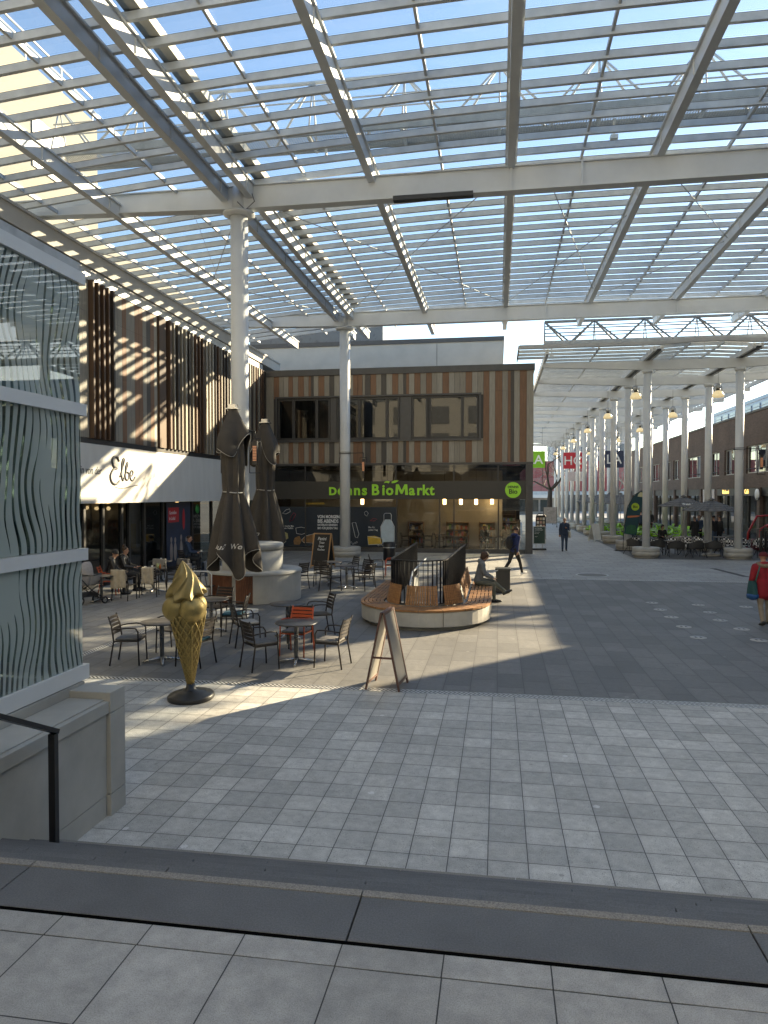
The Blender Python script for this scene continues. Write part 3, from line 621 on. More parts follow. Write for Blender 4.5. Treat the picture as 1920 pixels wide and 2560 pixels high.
# grey block behind
wb = thing('grey_block', 'plain pale grey rendered block rising behind the organic market', 'building', (-8, 43, 0))
MB().box((-16, 42, 0), (.25, 60, 12.05)).build('wall', RENDERW, wb); MB().box((-16.05, 41.93, 12.051), (.32, 60.05, 12.3)).build('coping', COPING, wb)
for x in (-8.9, -3.6): MB().box((x - .012, 41.985, 9), (x + .012, 41.999, 12.0)).build('joint', COPING, wb)
# setback storey just visible under the canopy
MB().box((-15.5, 43, 12.31), (-7, 55, 13.4)).build('upper_storey', M('dark_window_band', (.13, .14, .15), .3), wb)

# ---------------------------------------------------------------- cafe building along the left
cafe = thing('cafe_building', 'long cafe building with wooden fins above a white fascia', 'building', (FX, 28, 0))
YA, YB = 12.0, 37.44
FASC = M('fascia_offwhite', (.62, .61, .58), .6, var=.07, scale=2, stretch=(1, 1, .3), bmp=.03)
MB().box((FX - .35, YA, 2.79), (FX, YB, 4.68)).build('fascia', FASC, cafe)
MB().box((FX - .3, YA, 4.69), (FX - .02, YB, 4.85)).build('drip_edge', DARK, cafe)
mb = MB(); y = YA; mbp = MB()
# flat panels, two stretches, then fins
def boards(m_, y0, y1, x, z0=4.86, z1=9.78, seed=1):
    r2 = random.Random(seed); yy = y0
    while yy < y1 - .02:
        ww = min(.285, y1 - yy); k = r2.choice([0, 0, 1, 1, 2, 3, 3]); zz = z0; js = sorted([r2.choice([6.4, 7.0, 7.6]), 8.8]) 
        for za, zb in zip([z0] + js, js + [z1]): m_.box((x - .04, yy + .004, za + .003), (x, yy + ww - .004, zb - .003), k)
        yy += ww
boards(mbp, 22.05, 25.15, FX - .02, seed=4); mbp.build('board_cladding', BOARDS, cafe); mbp = MB(); boards(mbp, YA, 20.6, FX - .02, seed=9); mbp.build('board_cladding', BOARDS, cafe)
MB().box((FX - .5, YA, 4.86), (FX - .2, YB, 10.2)).build('wall', M('backing_wall', (.30, .27, .22), .8, var=.15), cafe)
FINB = [GREYB, M('fin_brown', (.085, .048, .028), .6, var=.3, scale=4, stretch=(6, 6, .35)), M('fin_dark', (.045, .036, .03), .6, var=.3, scale=4, stretch=(6, 6, .35))]
fins = MB(); r3 = random.Random(3)
yy = 20.65
while yy < 22.0: fins.box((FX - .195, yy, 4.86), (FX + .12, yy + .09, 9.82), r3.choice([1, 2, 1])); yy += .30
fins.build('fin_cladding', FINB, cafe); fins = MB()
fins.box((FX - .195, 25.18, 4.86), (FX + .06, 25.7, 9.82), 1)
yy = 25.95
while yy < YB - .1:
    fins.box((FX - .195, yy, 4.86), (FX + .12, yy + r3.choice([.09, .14]), 9.82), r3.choice([1, 2, 2, 0])); yy += .345
fins.build('fin_cladding', FINB, cafe)
MB().box((FX - .6, YA, 10.21), (FX + .02, YB + 3, 10.26)).box((FX - .5, YA, 10.261), (FX - .05, YB + 3, 10.75)).box((FX - .55, YA, 10.751), (FX, YB + 3, 10.83)).build('parapet_band', RENDERW, cafe)
MB().box((FX - .199, YA, 9.83), (FX - .06, YB, 10.2)).build('soffit_rail', STEELG, cafe)
MB().box((-30, YA, 10.0), (FX - .61, 60, 10.15)).build('roof', CONC2, cafe)
# glazed ground floor
gm = MB(); yy = YA
ym = [12.0, 14.2, 16.4, 18.6, 20.8, 21.9, 23.1, 23.6, 24.7, 26.2, 28.0, 28.9, 31.0, 33.2, 35.4, 37.3]
for q in ym: gm.box((FX - .45, q - .06, .02), (FX - .33, q + .06, 2.785))
gm.box((FX - .45, YA, .0), (FX - .33, YB, .12)).build('glazing_frame', DARK, cafe)
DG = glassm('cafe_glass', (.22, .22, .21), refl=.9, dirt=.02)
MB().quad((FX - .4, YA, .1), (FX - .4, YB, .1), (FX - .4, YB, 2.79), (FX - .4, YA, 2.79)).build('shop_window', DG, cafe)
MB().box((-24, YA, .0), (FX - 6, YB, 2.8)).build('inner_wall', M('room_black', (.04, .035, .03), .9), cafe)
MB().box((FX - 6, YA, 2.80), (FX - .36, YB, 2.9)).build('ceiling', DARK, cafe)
els = thing('wall_lettering', 'dark hand-written cafe name on the white fascia', 'sign', (FX, 22.3, 3.2))
INKG = M('ink_grey', (.06, .065, .07), .6)
def stroke(pts, r): r *= 1.5; MB().tube([(FX + .006, 21.72 + 1.75 * p, 3.38 + .95 * q) for p, q in pts], r, 6).build('lettering', INKG, els)
def sm(pts, n=5):
    out = []; P = [pts[0]] + pts + [pts[-1]]
    for i in range(1, len(P) - 2):
        for k in range(n):
            u = k / n; a_, b_, c_, d_ = [np.array(x) for x in P[i - 1:i + 3]]
            out.append(tuple(.5 * (2 * b_ + (c_ - a_) * u + (2 * a_ - 5 * b_ + 4 * c_ - d_) * u * u + (3 * b_ - a_ - 3 * c_ + d_) * u ** 3)))
    return out + [pts[-1]]
stroke(sm([(.33, .86), (.27, .99), (.15, 1.0), (.08, .86), (.14, .66), (.25, .60), (.12, .55), (.02, .34), (.06, .12), (.20, .04), (.34, .16)]), .03)
stroke(sm([(.36, .30), (.45, .6), (.53, .9), (.50, .98), (.44, .8), (.43, .4), (.45, .2), (.50, .22), (.58, .5), (.66, .78), (.64, .84), (.58, .66), (.57, .3), (.62, .2), (.70, .28), (.70, .46), (.63, .48)]), .024)
stroke(sm([(.72, .3), (.84, .4), (.86, .52), (.80, .56), (.75, .42), (.77, .24), (.85, .2), (.95, .34)]), .022)
textpart('lettering', 'Fräulein von der', .36, INKG, els, (FX + .006, 19.3, 3.72), rot=(R(90), 0, R(90)), ext=.004, shear=.3, sx=.8)
stroke(sm([(.2, -.08), (.5, -.09), (.8, -.02), (1.05, .03)]), .011)
tow = thing('apartment_tower', 'tall beige rendered apartment block behind the cafe roof', 'building', (-18, 20, 0))
MB().box((-40, -6, 0), (-15.6, 26, 17.6)).build('wall', BEIGE, tow); MB().box((-40, 26.01, 0), (-15.8, 36, 13.2)).build('lower_wing', BEIGE, tow)
mb = MB()
for i in range(16): mb.bar((-15.8, -4 + i * 2, 17.6), (-15.8, -4 + i * 2, 18.6), .05, .05)
for z in (17.95, 18.3, 18.62): mb.bar((-15.8, -5, z), (-15.8, 26, z), .05, .05)
mb.build('railing', WHITE2, tow)
mb = MB()
for i in range(7):
    for z in (14.2,): mb.box((-15.6, -2 + i * 4, z), (-15.55, -.2 + i * 4, z + 1.7))
mb.build('window_row', M('tower_window', (.08, .09, .1), .2), tow)

# ---------------------------------------------------------------- glass pavilion
pav = thing('glass_pavilion', 'pavilion of frosted wavy-striped glass on a concrete plinth beside the steps', 'pavilion', (-4.1, 6.4, 0))
def frosted():
    m, t, b = nodes('frosted_striped_glass'); t.nodes.remove(b); out = t.nodes['Material Output']
    v = coord(t); s = N(t, 'SeparateXYZ'); t.links.new(v, s.inputs[0])
    pos = math_(t, 'ADD', s.outputs[1], s.outputs[0])
    cb = N(t, 'CombineXYZ'); t.links.new(math_(t, 'MULTIPLY', pos, .9), cb.inputs[0]); t.links.new(math_(t, 'MULTIPLY', s.outputs[2], .95), cb.inputs[1])
    n1 = N(t, 'TexNoise', i_Scale=.9, i_Detail=1.0); t.links.new(cb.outputs[0], n1.inputs['Vector'])
    cb2 = N(t, 'CombineXYZ'); t.links.new(math_(t, 'MULTIPLY', pos, 2.2), cb2.inputs[0]); t.links.new(math_(t, 'MULTIPLY', s.outputs[2], .7), cb2.inputs[1])
    n2 = N(t, 'TexNoise', i_Scale=1.1, i_Detail=.5); t.links.new(cb2.outputs[0], n2.inputs['Vector'])
    ph = math_(t, 'ADD', math_(t, 'MULTIPLY', pos, 11.5), math_(t, 'MULTIPLY', n1.outputs[0], 7.0))
    si = math_(t, 'SINE', math_(t, 'MULTIPLY', ph, 6.283))
    th = math_(t, 'MULTIPLY_ADD', n2.outputs[0], 3.0, -1.02)
    clear = math_(t, 'GREATER_THAN', si, th)          # clear slits
    tr = N(t, 'BsdfTransparent', i_Color=c4((.62, .70, .68))); gl = N(t, 'BsdfGlossy', i_Roughness=.0)
    f = schlick(t, 1.8)
    df = N(t, 'BsdfDiffuse', i_Color=c4((.68, .76, .72))); tl = N(t, 'BsdfTranslucent', i_Color=c4((.65, .72, .68))); md = N(t, 'MixShader', i_0=.4)
    t.links.new(df.outputs[0], md.inputs[1]); t.links.new(tl.outputs[0], md.inputs[2])
    fm = N(t, 'MixShader', i_0=.82); t.links.new(tr.outputs[0], fm.inputs[1]); t.links.new(md.outputs[0], fm.inputs[2])
    mx_ = N(t, 'MixShader'); t.links.new(clear, mx_.inputs[0]); t.links.new(fm.outputs[0], mx_.inputs[1]); t.links.new(tr.outputs[0], mx_.inputs[2])
    m3 = N(t, 'MixShader'); t.links.new(f, m3.inputs[0]); t.links.new(mx_.outputs[0], m3.inputs[1]); t.links.new(gl.outputs[0], m3.inputs[2])
    t.links.new(m3.outputs[0], out.inputs[0]); return m
FRG = frosted(); GX, GY, GZ = -4.08, 6.45, [1.30, 2.47, 3.90, 5.19]
for z0, z1 in zip(GZ[:-1], GZ[1:]):
    MB().box((GX - .012, -4, z0 + .06), (GX, GY, z1 - .05)).build('glass_pane', FRG, pav)
    MB().box((-9, GY - .012, z0 + .06), (GX - .02, GY, z1 - .05)).build('glass_pane', FRG, pav)
for k, z in enumerate(GZ):
    h = .065 if k else .08
    MB().box((GX - .06, -4, z - h), (GX + .035, GY + .06, z + h * .8)).box((-9, GY + .02, z - h), (GX - .061, GY + .06, z + h * .8)).build('glazing_rail', M('rail_white', (.66, .68, .68), .35, var=.04), pav)
MB().box((GX - .05, GY - .05, 1.37), (GX - .015, GY - .015, 5.12)).build('corner_post', STEELG, pav)
MB().box((-9, -4, 5.25), (GX + .01, GY + .02, 5.33)).build('roof', STEELG, pav)
MB().box((-9.2, -4, .0), (-9.02, GY, 5.2)).box((-9, -4.2, 0), (GX, -4.02, 5.2)).build('rear_wall', M('pavilion_wall', (.5, .53, .51), .8), pav)
MB().box((-9, -4, .9), (GX - .3, GY - .3, 1.0)).build('inner_floor', CONC2, pav)
# plinth: panel, coping ledge, end pillar
PXF = -3.63
CP = M('plinth_concrete', (.40, .39, .355), .72, var=.2, scale=1.1, bmp=.1, bscale=35)
MB().box((-9, -4, -.05), (PXF - .03, 6.16, .20)).box((-9, -4, .205), (PXF - .025, 6.16, .98)).build('plinth_panel', CP, pav, bevel=.006)
MB().box((-9, -4, .985), (PXF, 6.16, 1.10)).box((-9, -4, 1.101), (PXF - .05, 6.16, 1.115)).box((-9, -4, 1.116), (GX + .04, 6.42, 1.21)).build('plinth_ledge', CP, pav, bevel=.006)
MB().box((-9, 6.165, -.05), (PXF + .012, 6.43, .205)).box((-9, 6.165, .21), (PXF + .012, 6.43, .98)).box((-9, 6.165, .985), (PXF + .012, 6.43, 1.18)).build('end_pillar', CP, pav, bevel=.006)
# handrail at the stair
hr = thing('stair_handrail', 'black flat-bar handrail descending the steps beside the concrete plinth', 'handrail', (-3.42, 5.0, .32))
MB().bar((-3.42, 5.0, .1), (-3.42, 5.0, 1.19), .055, .05, up=(0, 1, 0)).build('post', BLACK, hr)
MB().bar((-3.42, 5.03, 1.2), (-3.42, 2.6, 2.40), .07, .035).bar((-3.42, 2.62, 2.39), (-3.42, 1.2, 2.40), .07, .035).build('rail', BLACK, hr)
MB().bar((-3.42, 2.6, 1.44), (-3.42, 2.6, 2.37), .055, .05, up=(0, 1, 0)).build('post', BLACK, hr)

# ---------------------------------------------------------------- brick building on the right
def brickm():
    m, t, b = nodes('brown_brick'); tc = N(t, 'TexCoord'); s = N(t, 'SeparateXYZ'); t.links.new(tc.outputs['Object'], s.inputs[0])
    cb = N(t, 'CombineXYZ'); t.links.new(math_(t, 'ADD', s.outputs[0], s.outputs[1]), cb.inputs[0]); t.links.new(s.outputs[2], cb.inputs[1])
    br = N(t, 'TexBrick', offset=.5); t.links.new(cb.outputs[0], br.inputs['Vector']); br.inputs['Scale'].default_value = 1; br.inputs['Brick Width'].default_value = .25; br.inputs['Row Height'].default_value = .08; br.inputs['Mortar Size'].default_value = .006
    br.inputs['Color1'].default_value = c4((.165, .11, .09)); br.inputs['Color2'].default_value = c4((.11, .08, .068)); br.inputs['Mortar'].default_value = c4((.12, .11, .1))
    n_ = noise(t, cb.outputs[0], .6, 5); t.links.new(mixc(t, .5, br.outputs[0], mixc(t, 1, br.outputs[0], ramp(t, n_, [(.3, .6), (.7, 1.3)]), 'MULTIPLY')), b.inputs['Base Color']); b.inputs['Roughness'].default_value = .8
    bump(t, b, br.outputs[1], -.3, .01); return m
BRK = brickm(); RX = 16.4
bb = thing('brick_building', 'two-storey brown brick shop building with white windows behind the colonnade', 'building', (RX, 70, 0))
YC0, YC1 = 30.9, 96
FRW = M('window_frame_white', (.5, .5, .48), .5)
wins = []; y = 38.2
wins = [(34.5, 37), (40, 43.5), (46, 50.8), (53.2, 55.4), (56.6, 59), (61.6, 66.1), (68.7, 70.8), (71.8, 73.7), (76.6, 80.4), (85.3, 88)]
mb = MB(); zs, zt = 4.5, 6.32
mb.box((RX, YC0, 3.55), (RX + .3, YC1, zs)); mb.box((RX, YC0, zt), (RX + .3, YC1, 8.42)); py = YC0
for a, b_ in wins: mb.box((RX, py, zs + .001), (RX + .3, a, zt - .001)); py = b_
mb.box((RX, py, zs + .001), (RX + .3, YC1, zt - .001)); mb.box((RX + .31, YC0, 0), (RX + 3.4, YC0 + .3, 8.3)); mb.box((RX + .3, YC1 - .3, 0), (RX + 14, YC1, 8.3))
mb.build('wall', BRK, bb)
MB().box((RX - .05, YC0, 8.421), (RX + .4, YC1, 8.56)).build('roof_edge', COPING, bb); MB().box((RX + .41, YC0, 8.3), (RX + 14, YC1, 8.45)).build('roof', CONC2, bb)
for a, b_ in wins:
    o = MB().box((RX + .14, a, zs), (RX + .2, a + .07, zt)).box((RX + .14, b_ - .07, zs), (RX + .2, b_, zt)).box((RX + .14, a + .071, zs), (RX + .2, b_ - .071, zs + .07)).box((RX + .14, a + .071, zt - .07), (RX + .2, b_ - .071, zt))
    n_ = 3 if b_ - a > 2.5 else 2
    for i in range(1, n_): yy = a + (b_ - a) * i / n_; o.box((RX + .14, yy - .04, zs + .071), (RX + .2, yy + .04, zt - .071))
    o = o.build('window', FRW, bb); MB().quad((RX + .17, a + .03, zs + .03), (RX + .17, a + .03, zt - .03), (RX + .17, b_ - .03, zt - .03), (RX + .17, b_ - .03, zs + .03)).build('pane', WING, o)
    MB().tube([(RX + .03, a, zs + .3), (RX + .03, b_, zs + .3)], .02, 6).build('guard_bar', BLACK, o)
    MB().box((RX + .9, a - .3, zs - .2), (RX + .95, b_ + .3, zt)).build('blind', M('room_blind', (.35, .34, .31), .9, var=.2), o)
# ground floor shops: piers, glazing, sign boards
pier = MB(); shopg = MB(); y = YC0; sb = MB()
py = [30.9, 35.2, 39.6, 44.0, 48.2, 52.6, 57, 61.4, 65.8, 70.2, 74.6, 79, 83.4, 87.8, 92.2, 95.5]
for q in py: MB().box((RX, q, 0), (RX + .3, q + .5, 3.549)).build('pier', BRK, bb)
for i, (a, b_) in enumerate(zip(py[:-1], py[1:])):
    MB().quad((RX + .2, a + .5, .15), (RX + .2, a + .5, 3.0), (RX + .2, b_, 3.0), (RX + .2, b_, .15)).build('shop_window', SHOPG, bb)
    MB().box((RX + .1, a + .501, 3.0), (RX + .28, b_ - .001, 3.548)).box((RX + .12, (a + b_) / 2 + .2, .15), (RX + .26, (a + b_) / 2 + .27, 2.99)).box((RX + .12, a + .501, 0), (RX + .28, b_ - .001, .149)).build('shopfront_frame', DARK, bb)
MB().box((RX + 4, YC0 + .4, 0), (RX + 4.1, YC1 - .4, 3.5)).build('inner_wall', M('shop_inner', (.3, .24, .18), .8, var=.4, scale=.7), bb)
MB().box((RX + .31, YC0 + .4, 3.5), (RX + 4, YC1 - .4, 3.54)).build('ceiling', M('shop_inner_ceiling', (.4, .38, .34), .8), bb)
# set-back glazed storey
MB().box((RX + 5, 46, 8.46), (RX + 12, 76, 11.25)).build('upper_storey', M('blue_panels', (.16, .22, .34), .3, var=.2, scale=.6), bb)
up = MB()
for i in range(14): up.box((RX + 4.94, 46.6 + i * 2.05, 9.0), (RX + 4.99, 48.1 + i * 2.05, 10.7))
up.build('upper_window', M('upper_glass', (.35, .38, .4), .1), bb)
MB().tube([(RX + .8, 45, 9.4), (RX + .8, 90, 9.4)], .03, 6).tube([(RX + .8, 45, 9.0), (RX + .8, 90, 9.0)], .02, 6).build('roof_railing', WHITE2, bb)
# taller neighbour just outside the view: its shadow falls over the steps
nb = thing('corner_building', 'taller plain building standing beside the plaza next to the brick shops', 'building', (RX, 15, 0))
MB().box((RX, -22, 0), (RX + 16, 30.7, 17.2)).build('wall', RENDERW, nb)
o = MB()
for i in range(10):
    for z in (4.5, 8.2, 11.9): o.box((RX - .03, -18 + i * 4.6, z), (RX - .002, -15.6 + i * 4.6, z + 1.8))
o.build('window_row', M('neighbour_glass', (.1, .12, .14), .1), nb)
MB().box((RX - .03, -20, .3), (RX - .002, 30, 3)).build('shop_window', M('neighbour_shop', (.12, .12, .12), .15), nb)

rear = thing('bounce_block', 'pale unseen block added behind the steps to bounce light onto the plaza', 'building', (0, -10, 0))  # unseen block, added for bounce light and window reflections
MB().box((-30, -40, 0), (15, -10, 19)).build('wall', M('bounce_white', (.72, .70, .64), .8, var=.05), rear)
o = MB()
for i in range(9):
    for z in (1.7, 5.2, 8.4, 11.6): o.box((-26 + i * 4.5, -9.99, z), (-23.8 + i * 4.5, -9.95, z + 2.1))
o.build('window_row', M('bounce_glass', (.30, .31, .32), .25), rear)
# ================================================================ OBJECTS
# ---- round planter at the first column
pl = thing('round_planter', 'two-tier round concrete planter seat with wooden slats under the nearest white column', 'planter', (-7.12, 20.05, 0))
LC, LR, DC, DRr = (-7.12, 20.1), 1.36, (-7.15, 20.0), .9
def sector(mb, c, r, a0, a1, z0, z1, n=30, r0=None):
    if r0 is None: mb.prism([c] + [(c[0] + r * math.cos(R(a0 + (a1 - a0) * i / n)), c[1] + r * math.sin(R(a0 + (a1 - a0) * i / n))) for i in range(n + 1)], z0, z1)
    else: mb.prism([(c[0] + r * math.cos(R(a0 + (a1 - a0) * i / n)), c[1] + r * math.sin(R(a0 + (a1 - a0) * i / n))) for i in range(n + 1)] + [(c[0] + r0 * math.cos(R(a1 + (a0 - a1) * i / n)), c[1] + r0 * math.sin(R(a1 + (a0 - a1) * i / n))) for i in range(n + 1)], z0, z1)
    return mb
mb = MB(); sector(mb, LC, LR, -73, 216, 0, .80, 60); mb.build('lower_tier', CONC, pl, bevel=.01)
MB().lathe([(LR + .03, .803), (LR + .03, .86), (LR, .885), (.2, .885)], (LC[0], LC[1], 0), 60, cap=False).build('seat_ring', CONC, pl)
sl_ = MB()
for k in range(30):
    a = R(217 + k * 2.37); c_ = (LC[0] + (LR - .05) * math.cos(a), LC[1] + (LR - .05) * math.sin(a), .41); sl_.cbox(c_, (.05, .042, .74), 0, a)
sl_.build('slat_panel', M('slat_redwood', (.16, .06, .03), .6, var=.35, scale=6), pl); MB().lathe([(LR - .1, .02), (LR - .1, .79)], (LC[0], LC[1], 0), 60, cap=False).build('slat_backing', BLACK, pl)
MB().lathe([(DRr - .02, .886), (DRr - .02, 1.44), (DRr - .05, 1.45), (DRr - .05, 1.465), (DRr, 1.47), (DRr, 1.62), (DRr - .03, 1.65), (.2, 1.655)], (DC[0], DC[1], 0), 60, cap=False).build('drum', CONC, pl)
# ---- closed parasols
PARA = M('parasol_taupe', (.062, .054, .046), .9, var=.16, scale=6, bmp=.15, bscale=200); PIPE = M('parasol_piping', (.42, .40, .36), .7)
def closed_parasol(label, x, y, sc, word, seed):
    t = thing('closed_parasol', label, 'parasol', (x, y, 0), 0, 'closed taupe parasols by the planter'); r_ = random.Random(seed); ph = r_.uniform(0, 6)
    MB().tube([(0, 0, .12), (0, 0, 5.2)], .045, 12).build('pole', M('pole_grey', (.38, .37, .35), .4, .3), t, world=False)
    def rad(z, keys):
        for (za, ra), (zb, rb) in zip(keys[:-1], keys[1:]):
            if za <= z <= zb: u = (z - za) / (zb - za); u = u * u * (3 - 2 * u) if False else u; return ra + (rb - ra) * u
        return keys[-1][1] if z > keys[-1][0] else keys[0][1]
    body = [(1.0, .57), (1.6, .55), (2.2, .46), (2.9, .30), (3.12, .235), (3.3, .25), (4.0, .275), (4.5, .25), (4.7, .2)]
    cap_ = [(4.0, .42), (4.5, .40), (4.75, .30), (5.1, .15), (5.25, .1)]
    def surf(keys, zlo, zhi, nf, amp, hem):
        def fn(u, v):
            a = 2 * math.pi * u; h = hem * (.5 + .5 * math.cos(nf / 2 * a + ph)) + hem * .5 * math.sin(3 * a + ph * 2); z0 = zlo + h; z = z0 + (zhi - z0) * v
            f = 1 + amp * (1 - .72 * v) * math.cos(nf * a + ph + .5 * math.sin(2 * a)) + .12 * (1 - v) * math.sin(3 * a + ph); q = rad(z, keys) * f
            return (q * math.cos(a), q * math.sin(a), z)
        return fn
    f = surf(body, 1.14, 4.62, 8, .26, .38); g = surf(cap_, 4.0, 5.22, 4, .20, .42)
    MB().grid(f, 96, 30).build('canopy', PARA, t, world=False, solid=.012); MB().grid(g, 80, 14).build('wind_vent', PARA, t, world=False, solid=.012)
    for q_ in ([f(i / 96, 0) for i in range(96)], [g(i / 80, 0) for i in range(80)]): MB().tube(q_, .010, 5, closed=True).build('piping', PIPE, t, world=False)
    MB().tube([(.262 * math.cos(a), .262 * math.sin(a), 3.12 + .015 * math.sin(2 * a)) for a in np.linspace(0, 2 * math.pi, 25)[:-1]], .018, 6, closed=True).build('tie_strap', PIPE, t, world=False)
    MB().box((-.1, -.1, 5.24), (.1, .1, 5.34)).box((-.15, -.15, 5.215), (.15, .15, 5.237)).build('cap', CHROME, t, world=False)
    for i, wd in enumerate(word):
        q = .60; a = R(-108 + i * 50); o = textpart('lettering', wd, .18, M('print_offwhite', (.6, .58, .54), .7), t, (0, 0, 0), rot=(0, 0, 0), ext=.0, bold=.003, shear=.3, world=False)
        for vx in o.data.vertices:
            aa = a + (vx.co.x - .2) / .5; zz = 1.72 + vx.co.y; uu = (aa / (2 * math.pi)) % 1; z00 = f(uu, 0)[2]; pt_ = Vector(f(uu, max(0, (zz - z00) / (4.62 - z00)))); d_ = Vector((pt_.x, pt_.y, 0)).normalized(); vx.co = pt_ + d_ * .014
    MB().cbox((0, 0, .06), (1.0, .9, .1)).cbox((0, 0, .13), (.3, .3, .05)).build('base_plate', M('base_concrete_pale', (.5, .5, .48), .7), t, world=False, bevel=.01)
    t.scale = (sc,) * 3
closed_parasol('tall closed taupe parasol with white lettering, in front of the round planter', -6.62, 17.1, 1.0, ['Fräul', 'We'], 1)
closed_parasol('closed taupe parasol standing behind the round planter and its column', -7.42, 22.0, 1.03, ['lein'], 5)
# ---- infrared heaters on the columns
def heater(label, x, y, z, dx):
    t = thing('patio_heater', label, 'heater', (x, y, z), 0, 'infrared heaters clamped to the columns'); s = 1 if dx > 0 else -1
    MB().tube([(.28 * math.cos(a), .28 * math.sin(a), .55) for a in np.linspace(0, 6.283, 25)[:-1]], .016, 5, closed=True).tube([(.28 * math.cos(a), .28 * math.sin(a), .62) for a in np.linspace(0, 6.283, 25)[:-1]], .012, 5, closed=True).build('clamp', BLACK, t, world=False)
    MB().tube([(s * .28, 0, .58), (dx, -.1, .58)], .018, 6).build('arm', BLACK, t, world=False)
    mb = MB()
    for a, b in (((-.17, .35), (.17, .35)), ((-.17, -.65), (.17, -.65)), ((-.17, -.65), (-.17, .35)), ((.17, -.65), (.17, .35))): mb.tube([(dx + a[0], -.12, a[1]), (dx + b[0], -.12, b[1])], .012, 5)
    mb.tube([(dx, -.12, .35), (dx, -.1, .58)], .012, 5); mb.build('frame', BLACK, t, world=False)
    MB().box((dx - .07, -.17, -.42), (dx + .07, -.06, .28)).build('housing', BLACK, t, world=False); mb = MB()
    for k in range(10): mb.box((dx - .055, -.185, -.3 + k * .045), (dx + .055, -.172, -.275 + k * .045))
    mb.build('element', M('heater_element', (.55, .25, .14), .5, emis=.12), t, world=False)
heater('black infrared heater facing the cafe on the near column', -7.5, 19.95, 4.35, -.38)
heater('black infrared heater behind the near column, glowing grid visible', -7.5, 19.95, 4.35, .5)
heater('black infrared heater in front of the second column before the market', -7.5, 34.4, 4.55, -.1)
heater('black infrared heater on the outstretched arm of the second column', -7.5, 34.4, 4.55, .95)
heater('black infrared heater on the front colonnade column beside the brick shops', 11.45, 36.4, 4.7, .95)

# ---- slatted bench round the stair railing
be = thing('slatted_bench', 'long rounded wooden slat bench on a pale concrete base round a railing', 'bench', (-1.75, 17.2, 0))
BCX, BCY, BRX, BRY, BEND = -1.75, 17.35, 1.58, 1.68, 21.2
def upath(off, z, n=26, e0=BEND, e1=BEND, w_=None):
    rx, ry = BRX - off, BRY - off; p = [(BCX + rx, e0, z)] + [(BCX + rx * math.cos(-math.pi * i / n), BCY + ry * math.sin(-math.pi * i / n), z) for i in range(n + 1)] + [(BCX - rx, e1, z)]
    return p
def sweep(mb, o0, o1, z0, z1, e0=BEND, e1=BEND, mi=0, n=26):
    A = [upath(o0, z0, n, e0, e1), upath(o1, z0, n, e0, e1), upath(o1, z1, n, e0, e1), upath(o0, z1, n, e0, e1)]; k = len(A[0]); vs_ = [p for q in A for p in q]; fs = []
    for i in range(k - 1):
        for j in range(4): j2 = (j + 1) % 4; fs.append((j * k + i, j * k + i + 1, j2 * k + i + 1, j2 * k + i))
    fs += [(0, k, 2 * k, 3 * k), (4 * k - 1, 3 * k - 1, 2 * k - 1, k - 1)]; mb._add(vs_, fs, mi); return mb
sweep(MB(), 0, .66, .09, .42).build('base', CONC, be, bevel=.008); sweep(MB(), .14, .6, 0, .089).build('plinth', CONC2, be)
mb = MB()
for x_, a in ((BCX + .55, 1),): mb.box((x_, BCY - BRY * .94 - .02, .1), (x_ + .008, BCY - BRY * .9, .419))
mb.build('joint', DARK, be)
seat = MB()
for k in range(6): sweep(seat, -.02 + k * .098, .060 + k * .098, .432, .475)
seat.build('seat', WOOD, be); mb = MB()
for s in (-1, 1):
    yy = 17.5
    while yy < BEND: mb.box((BCX + s * (BRX + .022) - .005, yy, .431), (BCX + s * (BRX - .58), yy + .012, .4765)); yy += .62
for a in range(-170, -5, 20):
    c_, s_ = math.cos(R(a)), math.sin(R(a)); mb.bar((BCX + (BRX + .02) * c_, BCY + (BRY + .02) * s_, .454), (BCX + (BRX - .58) * c_, BCY + (BRY - .58) * s_, .454), .01, .046)
mb.build('slat_gap', DARK, be)
def backrest(a0, a1, n):
    mb = MB(); fr = MB()
    for i in range(n):
        a = R(a0 + (a1 - a0) * i / (n - 1)); rx, ry = BRX - .66, BRY - .66; x_, y_ = BCX + rx * math.cos(a), BCY + ry * math.sin(a); ox, oy = math.cos(a), math.sin(a)
        mb.bar((x_ + .04 * ox, y_ + .04 * oy, .48), (x_ - .06 * ox, y_ - .06 * oy, .93), .044, .03, up=(ox, oy, 0))
    mb.build('backrest', WOOD, be)
backrest(-164, -126, 11); backrest(-112, -68, 13); backrest(-54, -18, 11)
for s, y0_, y1_ in ((1, 17.6, 21.1), (-1, 17.7, 19.4)):
    mb = MB(); yy = y0_; xx = BCX + s * (BRX - .66)
    while yy < y1_: mb.bar((xx + s * .04, yy, .48), (xx - s * .07, yy, .93), .10, .03, up=(1, 0, 0)); yy += .165
    mb.build('backrest', WOOD, be)
rl = thing('stair_railing', 'black vertical-bar railing standing inside the slatted bench', 'railing', (-1.9, 17.2, 0))
def rpath(z):
    a = (-2.62, 23.0, z); b = (-1.02, 22.4, z); n = 12
    L = (-2.56, 17.1, z); Rr = (-1.22, 17.1, z)
    mid = [(-1.89 + .67 * math.cos(math.pi + math.pi * i / n), 17.1 + .55 * math.sin(math.pi + math.pi * i / n), z) for i in range(n + 1)]
    return [a] + mid + [b]
P_ = rpath(1.5); mb = MB()
for p, q in zip(P_[:-1], P_[1:]): mb.bar(p, q, .045, .03)
mb.build('top_rail', BLACK, rl); mb = MB()
P0 = rpath(.47)
for p, q in zip(P0[:-1], P0[1:]): mb.bar(p, q, .05, .02)
mb.build('bottom_rail', BLACK, rl); bars = MB(); acc = 0
